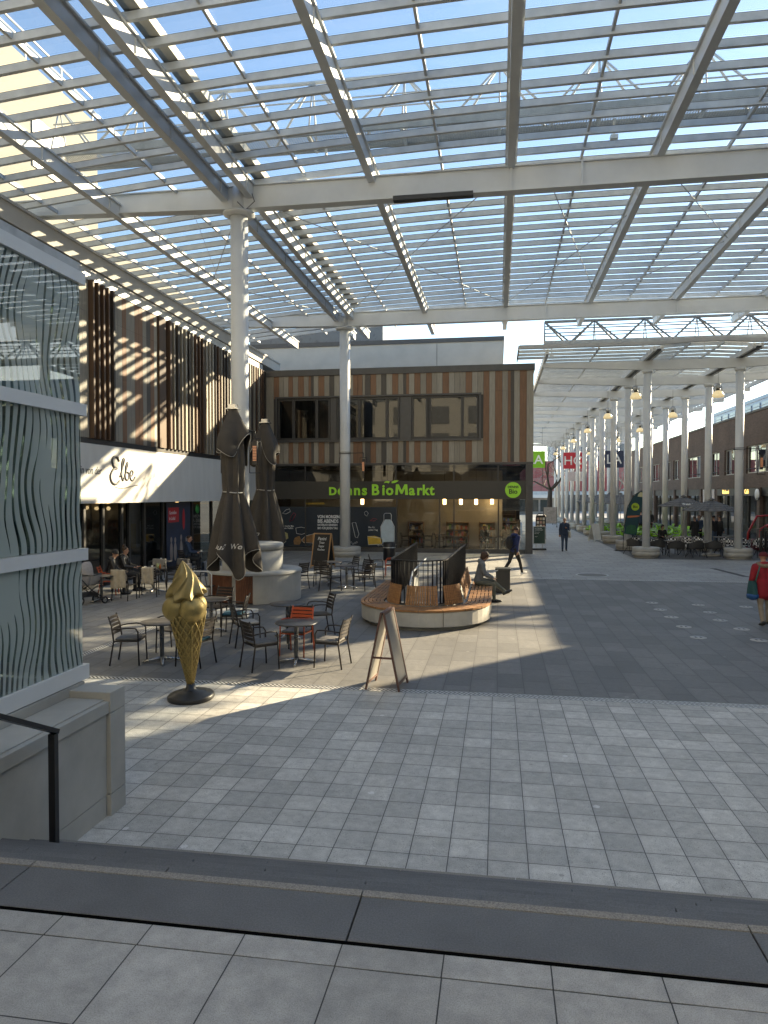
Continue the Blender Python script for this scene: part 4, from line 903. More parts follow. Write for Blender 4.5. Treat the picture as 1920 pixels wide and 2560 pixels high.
for p, q in zip(P0[:-1], P0[1:]):
    p, q = Vector(p), Vector(q); L = (q - p).length; d = (q - p) / L; s = (.115 - acc) % .115
    while s < L: c_ = p + d * s; bars.bar(c_, c_ + Vector((0, 0, 1.02)), .014, .05, up=(-d.y, d.x, 0)); s += .115
    acc = (acc + L) % .115
tag(bars.build('bars', BLACK, rl), kind='stuff')
MB().box((-2.7, 17.2, 0), (-2.56, 23.1, .44)).box((-1.2, 17.2, 0), (-1.06, 23.1, .44)).box((-2.559, 17.0, 0), (-1.201, 17.19, .44)).build('kerb', CONC, rl)
MB().tube([(-2.3, 22.9, 1.0), (-2.3, 19.2, .95), (-2.3, 18.3, .55), (-2.3, 17.8, .2)], .025, 8).tube([(-1.42, 22.9, 1.0), (-1.42, 19.4, .9), (-1.42, 18.0, .3)], .025, 8).build('handrail', WHITE2, rl)
# ---- bins
t = thing('square_bin', 'black square litter bin beside the bench and the seated man', 'bin', (.16, 22.5, 0)); MB().cbox((0, 0, .37), (.44, .44, .70)).build('body', M('bin_black', (.022, .024, .026), .5, var=.3), t, world=False, bevel=.012); MB().cbox((0, 0, .745), (.48, .48, .05)).build('lid', M('bin_lid', (.035, .04, .042), .4), t, world=False, bevel=.01); MB().cbox((0, 0, .03), (.4, .4, .06)).build('foot', BLACK, t, world=False)
t = thing('round_bin', 'dark round litter bin before the market window', 'bin', (-5.0, 32.6, 0)); MB().lathe([(.27, .02), (.29, .05), (.29, .82), (.26, .86), (.2, .87)], n=24).build('body', BLACK, t, world=False); MB().lathe([(.3, .60), (.3, .64)], n=24).build('band', STEELG, t, world=False)
# ---- golden ice cream cone
GOLD = M('gold_paint', (.31, .235, .09), .5, .55, var=.22, scale=7, bmp=.22, bscale=26); GOLD2 = M('gold_paint_smooth', (.27, .205, .085), .46, .55, var=.14, scale=4, bmp=.06, bscale=12)
ic = thing('ice_cream_figure', 'giant golden soft-ice cone standing on a round black base', 'advertising figure', (-4.53, 9.95, 0))
ic.rotation_euler = (R(1.5), R(-1.5), 0)
MB().lathe([(.33, 0), (.345, .02), (.345, .06), (.32, .085), (.24, .09), (.215, .12), (.12, .13), (.075, .16), (.06, .235), (.0, .24)], n=48, cap=False).build('base', M('base_black', (.016, .017, .018), .38, var=.3), ic, world=False)
cz0, cz1, cr0, cr1 = .23, 1.30, .05, .265
def cr(z): return cr0 + (cr1 - cr0) * ((z - cz0) / (cz1 - cz0)) ** .96
MB().lathe([(cr(z) * .92, z) for z in np.linspace(cz0, cz1, 20)], n=40).build('wafer_cone', GOLD2, ic, world=False)
ribs = MB()
for sgn in (1, -1):
    for k in range(13):
        a0 = 2 * math.pi * k / 13; pts = []
        for i in range(61):
            z = cz0 + (cz1 - cz0) * i / 60; a = a0 + sgn * 2.9 * math.log(cr(z) / cr0); pts.append((cr(z) * math.cos(a), cr(z) * math.sin(a), z))
        ribs.tube(pts, [.005 + .009 * i / 60 for i in range(61)], 5)
tag(ribs.build('waffle_grid', GOLD, ic, world=False), kind='stuff')
MB().tube([(cr(z) * 1.02 * math.cos(R(-52)), cr(z) * 1.02 * math.sin(R(-52)), z) for z in np.linspace(cz0, 1.15, 14)], .011, 6).build('wafer_seam', GOLD, ic, world=False)
for (a, rr, z) in ((-146, .165, 1.38), (-40, .165, 1.365), (80, .16, 1.38), (166, .27, 1.53)):
    MB().ball((rr * math.cos(R(a)), rr * math.sin(R(a)), z), (.198, .198, .192) if a != 166 else (.10, .10, .10), 28, 18).build('ice_scoop', GOLD, ic, world=False)
def swirl(u, v):
    a = 2 * math.pi * u; z = 1.555 + .525 * v; tw = a * 8 + 2.6 * math.sin(5.5 * v + .4) - 3.2 * v + .5 * math.sin(2 * a)
    base = .315 * (1 - v) ** .86 * (1 - .35 * math.exp(-((v) / .05) ** 2)) + .004
    w_ = (1 - abs(math.sin(tw / 2))) ** 1.2; q = base * (.78 + .27 * w_)
    return (q * math.cos(a) - .045 * v * v, q * math.sin(a), z - .06 * w_ * (1 - v) + .05 * math.sin(a * 2 + 1) * (1 - v))
MB().grid(swirl, 240, 50).build('soft_ice_swirl', GOLD2, ic, world=False)
MB().prism([(0, 0), (.05, 0), (.035, .045)], 0, .004).build('chip', BLACK, ic, world=False).matrix_local = Matrix.Translation((-.20, -.262, 1.30)) @ Matrix.Rotation(R(90), 4, 'X')

# ---- A-boards
def aboard(label, x, y, rz, wd, ht, spread, fm, pm, name='chalkboard', cat='chalkboard', words=None):
    t = thing(name, label, cat, (x, y, 0), rz)
    for s in (-1, 1):
        M_ = Matrix.Translation((0, s * spread, 0)) @ Matrix.Rotation(s * math.atan2(spread - .02, ht), 4, 'X'); L = math.hypot(ht, spread); fw = .045
        f = MB(); f.T = M_; f.box((-wd / 2, -.014, 0), (-wd / 2 + fw, .014, L)).box((wd / 2 - fw, -.014, 0), (wd / 2, .014, L)).box((-wd / 2 + fw, -.013, .09), (wd / 2 - fw, .013, .09 + fw)).box((-wd / 2 + fw, -.013, L - fw), (wd / 2 - fw, .013, L)); f.build('frame', fm, t, world=False)
        p = MB(); p.T = M_; p.box((-wd / 2 + fw, -.006, .09 + fw), (wd / 2 - fw, .006, L - fw)); p.build('panel', pm, t, world=False)
        if words and s == -1:
            for i, (wd_, sz) in enumerate(words):
                o = textpart('chalk_writing', wd_, sz, PW, t, (0, 0, 0), rot=(0, 0, 0), ext=.001, shear=.2, align='CENTER', world=False, sx=.85); o.data.transform(M_ @ Matrix.Translation((0, -.01, L * .80 - i * .145)) @ Matrix.Rotation(R(90), 4, 'X'))
    MB().bar((-wd / 2 + .02, -spread * .55, ht * .42), (-wd / 2 + .02, spread * .55, ht * .42), .02, .03).build('brace', fm, t, world=False)
    return t
aboard('tall folding sign board with dark brown frame standing edge-on beside the drain', -1.74, 11.12, R(84), .62, 1.22, .27, M('board_frame_brown', (.12, .06, .045), .5, var=.3), M('board_panel_grey', (.24, .225, .20), .35, var=.2, scale=3), 'sandwich_board', 'sandwich board')
aboard('wooden-framed chalkboard with handwriting before the market window print', -7.25, 28.9, R(-14), .82, 1.45, .36, M('frame_pine', (.38, .22, .10), .6), M('chalk_black', (.022, .022, .022), .8, var=.3), words=[('Panini', .2), ('Toast', .13), ('Suppe', .13), ('Kuchen', .13)])
# ---- cafe chairs and tables
def cafe_chair(label, fm, cush, group):
    t = thing('cafe_chair', label, 'chair', (0, 0, 0), 0, group)
    for s in (-1, 1):
        MB().tube([(s * .25, .22, 0), (s * .245, .20, .44), (s * .245, .20, .60), (s * .25, .16, .665)], .014, 6).build('leg', fm, t, world=False)
        MB().tube([(s * .25, -.30, 0), (s * .235, -.23, .44), (s * .225, -.27, .70), (s * .215, -.33, .88)], .015, 6).build('leg', fm, t, world=False)
        MB().tube([(s * .25, .16, .665), (s * .27, .02, .675), (s * .26, -.15, .66), (s * .23, -.255, .64)], .013, 6).build('armrest', fm, t, world=False)
    MB().box((-.235, -.22, .42), (.235, .21, .445)).build('seat', fm, t, world=False)
    b = MB()
    for k in range(5):
        z = .56 + k * .068; y = -.235 - .09 * ((z - .5) / .38) ** 1.6
        for i in range(6):
            x0, x1 = -.215 + i * .43 / 6, -.215 + (i + 1) * .43 / 6; f = lambda x: y - .035 * (1 - (x / .215) ** 2)
            b.bar((x0, f(x0), z), (x1, f(x1), z), .012, .052)
    b.build('backrest', fm, t, world=False)
    if cush: MB().cbox((0, 0, .468), (.44, .42, .04)).build('cushion', cush, t, world=False, bevel=.015)
    return t
used = []
PROT = {}
def place(kind, x, y, rz, label, group):
    fm, cu = {'brown': (CHAIRM, CUSH), 'teal': (CHAIRM, CUSHT), 'plain': (CHAIRM, None), 'orange': (M('chair_orange', (.50, .085, .03), .5, var=.12), CUSH), 'pale': (CHAIRM, M('cushion_pale', (.38, .36, .33), .95))}[kind]
    if kind not in PROT:
        p = PROT[kind] = cafe_chair(label, fm, cu, group); p.location = (x, y, 0); p.rotation_euler = (0, 0, R(rz)); return p
    return dup(PROT[kind], (x, y, 0), R(rz), label, group)
tabp = None
TOPM = M('table_top', (.055, .05, .047), .4, var=.2, scale=8)
def table(x, y, label, group, sc=1):
    global tabp
    if tabp is None:
        t = tabp = thing('cafe_table', label, 'table', (x, y, 0), 0, group)
        MB().lathe([(.02, .715), (.37, .718), (.385, .725), (.385, .738), (.37, .745), (0, .746)], n=40, cap=False).build('table_top', TOPM, t, world=False)
        MB().lathe([(.04, .04), (.04, .71), (.12, .715)], n=16).build('column', CHROME, t, world=False)
        for k in range(4):
            a = k * math.pi / 2 + .5; MB().tube([(0, 0, .075), (.18 * math.cos(a), .18 * math.sin(a), .05), (.34 * math.cos(a), .34 * math.sin(a), .018)], [.035, .026, .018], 8).build('foot', CHROME, t, world=False)
        return t
    return dup(tabp, (x, y, 0), rnd.uniform(0, 1.5), label, group)
G1 = 'round cafe tables on the plaza'; G2 = 'slat-back cafe chairs on the plaza'
table(-6.07, 12.1, 'round cafe table just behind the golden cone, nearest the pavilion', G1); table(-6.30, 14.9, 'round cafe table in front of the slatted planter, behind the cone', G1); table(-3.62, 12.42, 'round cafe table in front of the orange chair', G1); table(-4.43, 14.55, 'round cafe table just behind the orange chair', G1)
table(-5.72, 23.95, 'round cafe table nearest the chalkboard', G1); table(-4.90, 22.7, 'round cafe table nearest the bench railing, among empty dark chairs', G1); table(-10.75, 20.9, 'round cafe table with cups before the two women', G1); table(-11.25, 18.75, 'small table beside the pram', G1); table(-11.7, 23.3, 'empty table between the women and the man in glasses', G1); table(-12.0, 27.35, 'table with a cup before the man in glasses', G1)
place('brown', -6.6, 11.95, -78, 'dark slat chair with grey cushion, closest to the glass pavilion', G2)
place('plain', -6.25, 12.95, 172, 'dark slat chair half hidden behind the golden cone, facing the steps', G2)
place('teal', -5.40, 12.0, 80, 'dark chair with teal cushion tucked behind the golden cone', G2)
place('teal', -5.72, 14.75, 100, 'dark chair with teal cushion before the slatted planter', G2)
place('plain', -6.5, 15.75, 165, 'dark chair hidden between the cone and the parasol pole', G2)
place('brown', -4.12, 11.95, -45, 'dark chair with its back to the steps at the table of the orange chair', G2)
place('orange', -3.80, 13.05, 172, 'bright orange-red slat chair', G2)
place('brown', -2.95, 12.32, 82, 'dark chair beside the sandwich board, its arms towards the orange chair', G2)
place('pale', -5.05, 13.75, -55, 'chair with pale cushion in front of the concrete planter', G2)
place('plain', -3.95, 13.85, 20, 'dark chair back to back with the orange chair', G2)
place('plain', -3.90, 15.15, 120, 'dark chair behind the orange chair, turned to the bench', G2)
place('plain', -6.45, 22.3, 60, 'dark chair close beside the concrete planter drum', G2)
place('plain', -5.85, 23.2, 5, 'dark chair with its back to us below the chalkboard', G2)
place('plain', -5.2, 24.5, 130, 'dark chair behind the table by the chalkboard', G2)
place('plain', -5.25, 21.95, -30, 'dark chair at the middle table, backrest to the planter', G2)
place('plain', -4.25, 22.35, 55, 'dark chair at the middle table, backrest to the bench railing', G2)
place('plain', -4.5, 23.45, 150, 'dark chair on the far side of the middle table', G2)
place('plain', -4.35, 25.5, -80, 'dark chair next to the far orange chair', G2)
place('orange', -3.95, 26.2, 95, 'orange chair half hidden by the bench railing', G2)
place('plain', -10.75, 19.15, 0, 'dark chair with a beige blanket over its back, beside the pram table', G2)
place('plain', -10.4, 19.95, 20, 'dark chair with a folded beige blanket, next to the women', G2)
place('plain', -9.95, 20.9, 80, 'dark chair draped with a beige jacket across from the women', G2)
place('plain', -9.7, 21.7, 95, 'dark chair draped with a navy jacket', G2)
place('plain', -11.2, 21.85, 180, 'dark chair draped with a grey coat behind the women\'s table', G2)
place('plain', -10.5, 22.0, 165, 'dark chair draped with a dark coat behind the women\'s table', G2)
place('orange', -11.75, 20.05, -70, 'red chair under the woman with the black beanie', G2)
place('plain', -11.85, 21.05, -85, 'dark chair under the woman with the hair bun', G2)
place('plain', -12.35, 26.85, -35, 'dark chair under the man in glasses', G2)
place('teal', -11.6, 27.95, 130, 'chair with teal cushion at the table of the man in glasses', G2)
# blankets and coats over chair backs
def drape(name, label, cat, m, x, y, rz, wd=.44, zt=.885, l0=.42, l1=.36):
    r2 = random.Random(label); ph = r2.uniform(0, 6)
    def fn(u, v):
        xx = (u - .5) * wd; s = v * (l0 + l1) - l0; wv = .014 * math.sin(u * 14 + ph + v * 3)
        if s < 0: return (xx * (1 + .06 * abs(s)), -.345 - .025 + wv - .02 * abs(s), zt + .03 - abs(s) * .97 - .02 * math.sin(u * 5 + ph) * (abs(s) > .38))
        return (xx, -.30 + wv * .6 + .05 * s, zt + .03 - s * .9)
    o = MB().grid(fn, 18, 20).build(name, m, None, world=False, solid=.016); o.location = (x, y, 0); o.rotation_euler = (0, 0, R(rz)); return tag(o, label, cat)
BLK = M('blanket_beige', (.42, .36, .27), .95, var=.15, scale=10, bmp=.2)
drape('blanket', 'beige blanket hanging over the chair back beside the pram table', 'blanket', BLK, -10.75, 19.15, 0, .46, .885, .55)
drape('blanket', 'folded beige blanket over the chair back next to the women', 'blanket', BLK, -10.4, 19.95, 20, .34, .885, .52)
drape('jacket', 'pale jacket over the chair back nearest the golden cone', 'jacket', M('cloth_pale', (.5, .43, .36), .95), -9.95, 20.9, 80, .42, .885, .5)
drape('jacket', 'navy jacket over the chair back beside the planter', 'jacket', M('cloth_navy', (.03, .05, .09), .95), -9.7, 21.7, 95, .5, .885, .5)
drape('coat', 'grey coat over the chair back behind the table with cups', 'coat', M('cloth_grey', (.25, .24, .22), .95), -11.2, 21.85, 180, .44, .9, .4)
drape('coat', 'dark striped coat over the chair back behind the table with cups', 'coat', M('cloth_dark', (.1, .1, .105), .95), -10.5, 22.0, 165, .46, .9, .4)
# things on the tables
CER = M('ceramic', (.7, .68, .64), .3)
for i, (x, y, z, l) in enumerate(((-10.95, 20.75, .747, 'white cup before the woman in the black beanie'), (-10.85, 21.0, .747, 'white cup before the woman with the hair bun'), (-11.95, 27.3, .747, 'white cup before the man in glasses'))):
    o = MB().lathe([(.0, 0), (.075, .004), (.08, .012), (.03, .012), (.038, .07), (.035, .07), (.028, .02), (0, .018)], n=18, cap=False).build('cup', CER, None, world=False); o.location = (x, y, z); tag(o, l, 'cup', 'white cups on the cafe tables')
o = MB().lathe([(0, 0), (.04, .002), (.05, .14), (.046, .14), (.036, .01), (0, .008)], n=18, cap=False).build('tea_glass', M('drink_glass', (.45, .5, .25), .2), None, world=False); o.location = (-10.62, 20.95, .747); tag(o, 'tall glass with a greenish drink on the women\'s table', 'glass')
o = MB().lathe([(0, 0), (.035, .002), (.035, .1), (.018, .13), (.018, .16), (0, .161)], n=14).build('bottle', M('bottle_amber', (.4, .14, .05), .2), None, world=False); o.location = (-10.45, 20.75, .747); tag(o, 'small amber bottle on the women\'s table', 'bottle')
o = MB().lathe([(0, 0), (.03, .002), (.035, .07), (.02, .1), (0, .1)], n=14).build('sugar_jar', CER, None, world=False); o.location = (-11.7, 23.3, .747); tag(o, 'white sugar jar on the empty table behind the women', 'jar')

# ---- pram
pr = thing('pram', 'grey pram with round hood and black wheeled chassis, parked by the glass pavilion', 'pram', (-11.35, 18.2, 0), R(-30))
PG = M('pram_fabric', (.33, .31, .30), .9, var=.1, scale=14, bmp=.12); PGL = M('pram_rim', (.05, .05, .05), .6)
def tubf(u, v):
    a = 2 * math.pi * u; q = .55 + .45 * math.sin(v * math.pi / 2); return (.20 * q * math.cos(a), .42 * q * math.sin(a), .52 + .3 * v)
MB().grid(tubf, 32, 8).build('carrycot', PG, pr, world=False, solid=.01); MB().tube([tubf(i / 32, 1) for i in range(32)], .018, 6, closed=True).build('rim', PGL, pr, world=False)
def hood(u, v):
    a = math.pi * (u - .02) * 1.02; b = math.pi * .56 * v; r_ = .235 * (1 + .025 * abs(math.sin(v * 9.4))); return (r_ * math.cos(a), -.08 - .40 * math.sin(b) * (.35 + .65 * math.sin(a)) + .14, .83 + .36 * math.sin(a) * math.cos(b * .8) + .0)
MB().grid(hood, 24, 20).build('hood', PG, pr, world=False, solid=.01)
MB().cbox((0, 0, .80), (.38, .6, .02)).build('cover', PG, pr, world=False, bevel=.01)
mb = MB()
for s in (-1, 1): mb.tube([(s * .23, .38, .14), (s * .22, 0, .42), (s * .21, -.55, 1.02)], .016, 6).tube([(s * .23, -.36, .14), (s * .22, 0, .40), (s * .21, .2, .52)], .016, 6)
mb.tube([(-.21, -.55, 1.02), (.21, -.55, 1.02)], .02, 6).tube([(-.25, .38, .14), (.25, .38, .14)], .012, 6).tube([(-.25, -.36, .14), (.25, -.36, .14)], .012, 6); mb.build('chassis', BLACK, pr, world=False)
MB().cbox((0, 0, .27), (.34, .5, .1)).build('basket', M('basket_black', (.03, .03, .03), .9), pr, world=False, bevel=.02)
for sx, sy, r_ in ((-1, .38, .10), (1, .38, .10), (-1, -.36, .14), (1, -.36, .14)):
    wc = (sx * .26, sy, r_); ty = MB().tube([(wc[0], wc[1] + (r_ - .02) * math.cos(a), wc[2] + (r_ - .02) * math.sin(a)) for a in np.linspace(0, 6.283, 21)[:-1]], .022, 6, closed=True).build('wheel', BLACK, pr, world=False)
    h = MB()
    for k in range(5): a = k * 1.2566; h.bar(wc, (wc[0], wc[1] + (r_ - .03) * math.cos(a), wc[2] + (r_ - .03) * math.sin(a)), .02, .02, up=(1, 0, 0))
    h.build('rim', STEELG, ty, world=False)
# ---- trolley frame beside the planter
t = thing('luggage_trolley', 'pale tubular trolley frame standing against the round planter', 'trolley', (-8.15, 18.6, 0)); MB().tube([(-.3, 0, 0), (-.3, 0, .85), (-.22, 0, .93), (.22, 0, .93), (.3, 0, .85), (.3, 0, 0)], .022, 8).build('frame', WHITE2, t, world=False); MB().cbox((0, .15, .5), (.56, .3, .03)).cbox((0, .15, .2), (.56, .3, .03)).build('tray', BLACK, t, world=False)

# ---- right-hand cafes
GRN = M('chair_green', (.24, .55, .02), .5, var=.1)
def shell_chair(label, grp):
    t = thing('shell_chair', label, 'chair', (0, 0, 0), 0, grp)
    def fn(u, v):
        x = (u - .5) * .46; s = v
        if s < .5: q = s / .5; return (x, .22 - .40 * q, .45 - .015 * math.sin(q * 3.1) + .09 * (abs(x) / .23) ** 3)
        q = (s - .5) / .5; return (x * (1 - .15 * q * q), -.18 - .09 * q - .02 * math.sin(q * 3) + .10 * (abs(x) / .23) ** 2 * (1 - q), .45 + .40 * q)
    MB().grid(fn, 10, 16).build('shell', GRN, t, world=False, solid=.02)
    for sx in (-1, 1):
        for sy in (-1, 1): MB().tube([(sx * .2, sy * .19, 0), (sx * .16, sy * .13 - .02, .44)], .012, 6).build('leg', CHROME, t, world=False)
        MB().tube([(sx * .2, .12, .45), (sx * .25, .1, .64), (sx * .25, -.1, .66), (sx * .22, -.2, .6)], .016, 6).build('armrest', GRN, t, world=False)
    return t
sc_ = None; r5 = random.Random(11); GG = 'lime green shell chairs under the colonnade'; GT = 'folding tables among the green chairs'
ftab = None; cnt = 0
for yy in (46.6, 48.5, 50.6, 52.8, 55.2, 57.8, 60.6):
    for xx in (8.55, 10.35, 12.5):
        if yy < 48 and xx < 9: pass
        l = 'folding table among lime green chairs under the colonnade'
        if ftab is None:
            ftab = thing('folding_table', l, 'table', (xx, yy, 0), 0, GT); MB().cbox((0, 0, .725), (.8, .7, .025)).build('table_top', M('green_table', (.2, .42, .03), .4, var=.15), ftab, world=False); MB().tube([(-.3, -.25, 0), (.3, .25, .71)], .014, 6).tube([(.3, -.25, 0), (-.3, .25, .71)], .014, 6).tube([(-.3, .25, 0), (.3, -.25, .71)], .014, 6).tube([(.3, .25, 0), (-.3, -.25, .71)], .014, 6).build('folding_frame', BLACK, ftab, world=False)
        else: dup(ftab, (xx, yy, 0), r5.uniform(-.1, .1), l)
        for dx_, dy_, rz in ((-.62, 0, -90), (.62, 0, 90)):
            l = 'lime green shell chair pushed up to a folding table under the colonnade'; px, py = xx + dx_ + r5.uniform(-.08, .08), yy + dy_ + r5.uniform(-.12, .12)
            if sc_ is None: sc_ = shell_chair(l, GG); sc_.location = (px, py, 0); sc_.rotation_euler = (0, 0, R(rz))
            else: dup(sc_, (px, py, 0), R(rz + r5.uniform(-15, 15)), l)
for x, y, rz, l in ((6.75, 55.2, 70, 'lime green chair standing closest to the walkway'), (7.35, 52.6, 20, 'lime green chair facing away at the walkway edge, by the concrete base'), (6.9, 53.6, -60, 'lime green chair next to the white sandwich board')): dup(sc_, (x, y, 0), R(rz), l)
# checked woven chairs
def checkm():
    m, t, b = nodes('black_white_weave'); v = coord(t); ch = N(t, 'TexChecker', i_Scale=9.0); t.links.new(v, ch.inputs[0]); ch.inputs[1].default_value = c4(.8); ch.inputs[2].default_value = c4(.015); t.links.new(ch.outputs[0], b.inputs['Base Color']); b.inputs['Roughness'].default_value = .6; return m
CHK = checkm()
def lounge(name, label, grp, m, fm, wide=.60):
    t = thing(name, label, 'chair', (0, 0, 0), 0, grp); w2 = wide / 2
    def bk(u, v):
        a = math.pi * (1.12 * u - .06); return (-w2 * math.cos(a) * (1 + .05 * v), -.30 * math.sin(a) * (1 + .15 * v) + .05, .42 + (.42 - .16 * abs(math.cos(a))) * v)
    MB().grid(bk, 20, 8).build('backrest', m, t, world=False, solid=.015); MB().cbox((0, .06, .42), (wide - .06, .48, .03)).build('seat', m, t, world=False)
    for sx in (-1, 1):
        MB().tube([(sx * w2 * .95, .30, 0), (sx * w2 * .8, .1, .41)], .014, 6).build('leg', fm, t, world=False); MB().tube([(sx * w2 * .95, -.42, 0), (sx * w2 * .8, -.02, .41)], .014, 6).build('leg', fm, t, world=False)
    MB().tube([bk(i / 20, 1) for i in range(21)], .014, 6).build('frame_rim', fm, t, world=False)
    return t
GC = 'black and white woven chairs at the colonnade cafe'
first_ = None
for i, (x, y, rz) in enumerate(((8.05, 38.4, -120), (9.15, 39.3, 180), (9.95, 39.9, 170), (10.7, 40.6, 190), (9.6, 38.0, -60), (11.9, 39.6, 180), (12.6, 39.2, 175), (13.6, 39.9, 150), (11.2, 38.4, 70), (7.75, 41.8, -90), (13.2, 38.2, 30))):
    l = ['at the front concrete base', 'second from the front concrete base', 'in front of the seated dark-haired woman', 'behind the parasol pole', 'turned sideways between the strap chairs', 'right behind the open parasol pole', 'between the parasol pole and the far concrete base', 'next to the clothes rack', 'turned away beside the parasol pole', 'beside the flag banner', 'near the shop-side concrete base'][i]
    l = 'black and white checked woven chair ' + l
    if first_ is None: first_ = lounge('woven_chair', l, GC, CHK, BLACK); first_.location = (x, y, 0); first_.rotation_euler = (0, 0, R(rz))
    else: dup(first_, (x, y, 0), R(rz), l)
def strapm():
    m, t, b = nodes('charcoal_straps'); v = coord(t); s = N(t, 'SeparateXYZ'); t.links.new(v, s.inputs[0]); f = math_(t, 'GREATER_THAN', math_(t, 'FRACT', math_(t, 'MULTIPLY', s.outputs[0], 22)), .35); t.links.new(mixc(t, f, .008, (.06, .06, .062)), b.inputs['Base Color']); b.inputs['Roughness'].default_value = .7; return m
STR = strapm(); GS = 'charcoal strap armchairs along the walkway edge'; first_ = None
for i, (x, y, rz) in enumerate(((6.95, 38.2, -40), (8.0, 37.6, 10), (8.75, 36.95, -5), (9.62, 36.8, 15), (10.5, 36.95, -8))):
    l = 'charcoal strap armchair ' + ['turned outward beside the flag banner', 'directly behind the front concrete base', 'first to the right of the front concrete base', 'between the front base and the parasol foot', 'just behind the parasol foot'][i]
    if first_ is None: first_ = lounge('strap_chair', l, GS, STR, BLACK, .78); first_.location = (x, y, 0); first_.rotation_euler = (0, 0, R(rz))
    else: dup(first_, (x, y, 0), R(rz), l)
lowt = None
for i, (x, y) in enumerate(((8.75, 38.2), (10.2, 38.6), (12.3, 38.3), (10.4, 41.6), (12.4, 42.2))):
    l = 'low dark cafe table ' + ['behind the strap chairs near the front base', 'beside the open parasol pole', 'between the woven chairs near the clothes rack', 'before the seated dark-haired woman', 'by the standing customers'][i]
    if lowt is None:
        lowt = thing('low_table', l, 'table', (x, y, 0), 0, 'low tables at the colonnade cafe'); MB().cbox((0, 0, .70), (.75, .75, .03)).build('table_top', M('wood_dark', (.12, .09, .06), .5, var=.3), lowt, world=False)
        for sx in (-1, 1):
            for sy in (-1, 1): MB().tube([(sx * .3, sy * .3, 0), (sx * .3, sy * .3, .685)], .015, 6).build('leg', BLACK, lowt, world=False)
    else: dup(lowt, (x, y, 0), 0, l)
# open parasols
UG = M('parasol_grey', (.12, .122, .125), .85, var=.08, bmp=.06, bscale=200)
def open_parasol(label, x, y, zt, r, drop, logo=None, base=True):
    t = thing('open_parasol', label, 'parasol', (x, y, 0), .15, 'open grey parasols at the cafes'); n = 8
    mb = MB(); k = 6; vs_ = []
    def pt(i, q, dz=0): a = 2 * math.pi * i / n; return (r * q * math.cos(a), r * q * math.sin(a), zt - drop * (q ** 1.15) + dz)
    for i in range(n):
        for j in range(k):
            q0, q1 = j / k, (j + 1) / k
            for h in range(3):
                def ed(u, q): p, s = Vector(pt(i, q)), Vector(pt(i + 1, q)); m_ = p.lerp(s, u); m_.z -= .05 * q * math.sin(u * math.pi); return m_
                mb.quad(ed(h / 3, q0), ed(h / 3, q1), ed((h + 1) / 3, q1), ed((h + 1) / 3, q0), 0, True)
    mb.build('canopy', UG, t, world=False, solid=.01)
    MB().lathe([(.02, zt + .12), (.09, zt + .08), (.2, zt - .01)], n=16).build('vent', UG, t, world=False)
    MB().tube([(0, 0, .1), (0, 0, zt)], .028, 10).build('pole', M('pole_pale', (.45, .44, .42), .4), t, world=False)
    rb = MB()
    for i in range(n): rb.tube([(0, 0, zt - drop * .95), pt(i, .55, -.03)], .010, 5).tube([pt(i, .03, -.03), pt(i, 1, -.02)], .010, 5)
    tag(rb.build('ribs', DARK, t, world=False), kind='stuff')
    if base: MB().lathe([(.42, 0), (.44, .03), (.44, .09), (.38, .12), (.06, .13), (.05, .35)], n=28).build('foot', CONC2, t, world=False)
    if logo: textpart('lettering', logo, .17, PW, t, (-.25, -r * .80, zt - drop * .86), rot=(R(58), 0, 0), ext=.002, bold=.003, align='CENTER', world=False)
open_parasol('open grey parasol at the walkway edge with round foot', 10.55, 37.6, 2.80, 1.45, .50)
open_parasol('open grey parasol with white lettering, behind the front one', 10.25, 41.8, 2.95, 1.45, .50, 'Wunder')
open_parasol('wide dark parasol among the green chairs, nearest of the three', 9.6, 58.5, 3.15, 2.4, .75)
open_parasol('wide dark parasol in the middle of the row beyond the green chairs', 9.4, 62.5, 3.2, 2.4, .75)
open_parasol('wide dark parasol farthest down the colonnade', 9.4, 67, 3.2, 2.4, .75)
# flag banner
t = thing('flag_banner', 'tall curved dark teal beach flag with a lime disc, on a thin pole', 'flag', (6.75, 40.2, 0), R(4))
pol = [(0, 0, .05), (.03, 0, 1.2), (.22, 0, 2.4), (.55, 0, 3.05), (.95, 0, 3.30), (1.12, 0, 3.30)]
MB().tube(sm3 := [Vector(p) for p in pol], .018, 6).build('pole', BLACK, t, world=False); MB().tube([(-.45, -.2, .03), (.45, .2, .03)], .018, 6).tube([(-.45, .2, .03), (.45, -.2, .03)], .018, 6).build('foot', BLACK, t, world=False)
out = [(.05, .95), (.08, 1.4), (.22, 2.3), (.42, 2.85), (.7, 3.15), (1.05, 3.30), (1.15, 3.25), (1.02, 2.7), (.85, 1.8), (.70, .85), (.4, .9)]
MB().slabY(out, -.01, .01).build('sail', M('flag_teal', (.008, .045, .06), .7, var=.15), t, world=False)
MB().slabY([(.63 + .21 * math.cos(a), 2.42 + .21 * math.sin(a)) for a in np.linspace(0, 6.283, 25)[:-1]], -.016, -.011).build('disc', M('flag_lime', (.35, .5, .04), .7), t, world=False)
textpart('lettering', 'Bio', .19, INK, t, (.63, -.02, 2.36), ext=.002, bold=.006, align='CENTER', world=False)
MB().slabY([(.22, 1.82), (.75, 1.86), (.9, 1.93), (.74, 1.95), (.22, 1.92)], -.016, -.011).build('carrot_print', M('flag_carrot', (.45, .14, .06), .7), t, world=False)
MB().slabY([(.12, .98), (.62, .92), (.72, 1.2), (.62, 1.4), (.38, 1.45), (.18, 1.35)], -.016, -.011).build('leaf_print', M('flag_leaf', (.02, .10, .05), .7, var=.4, scale=10), t, world=False)
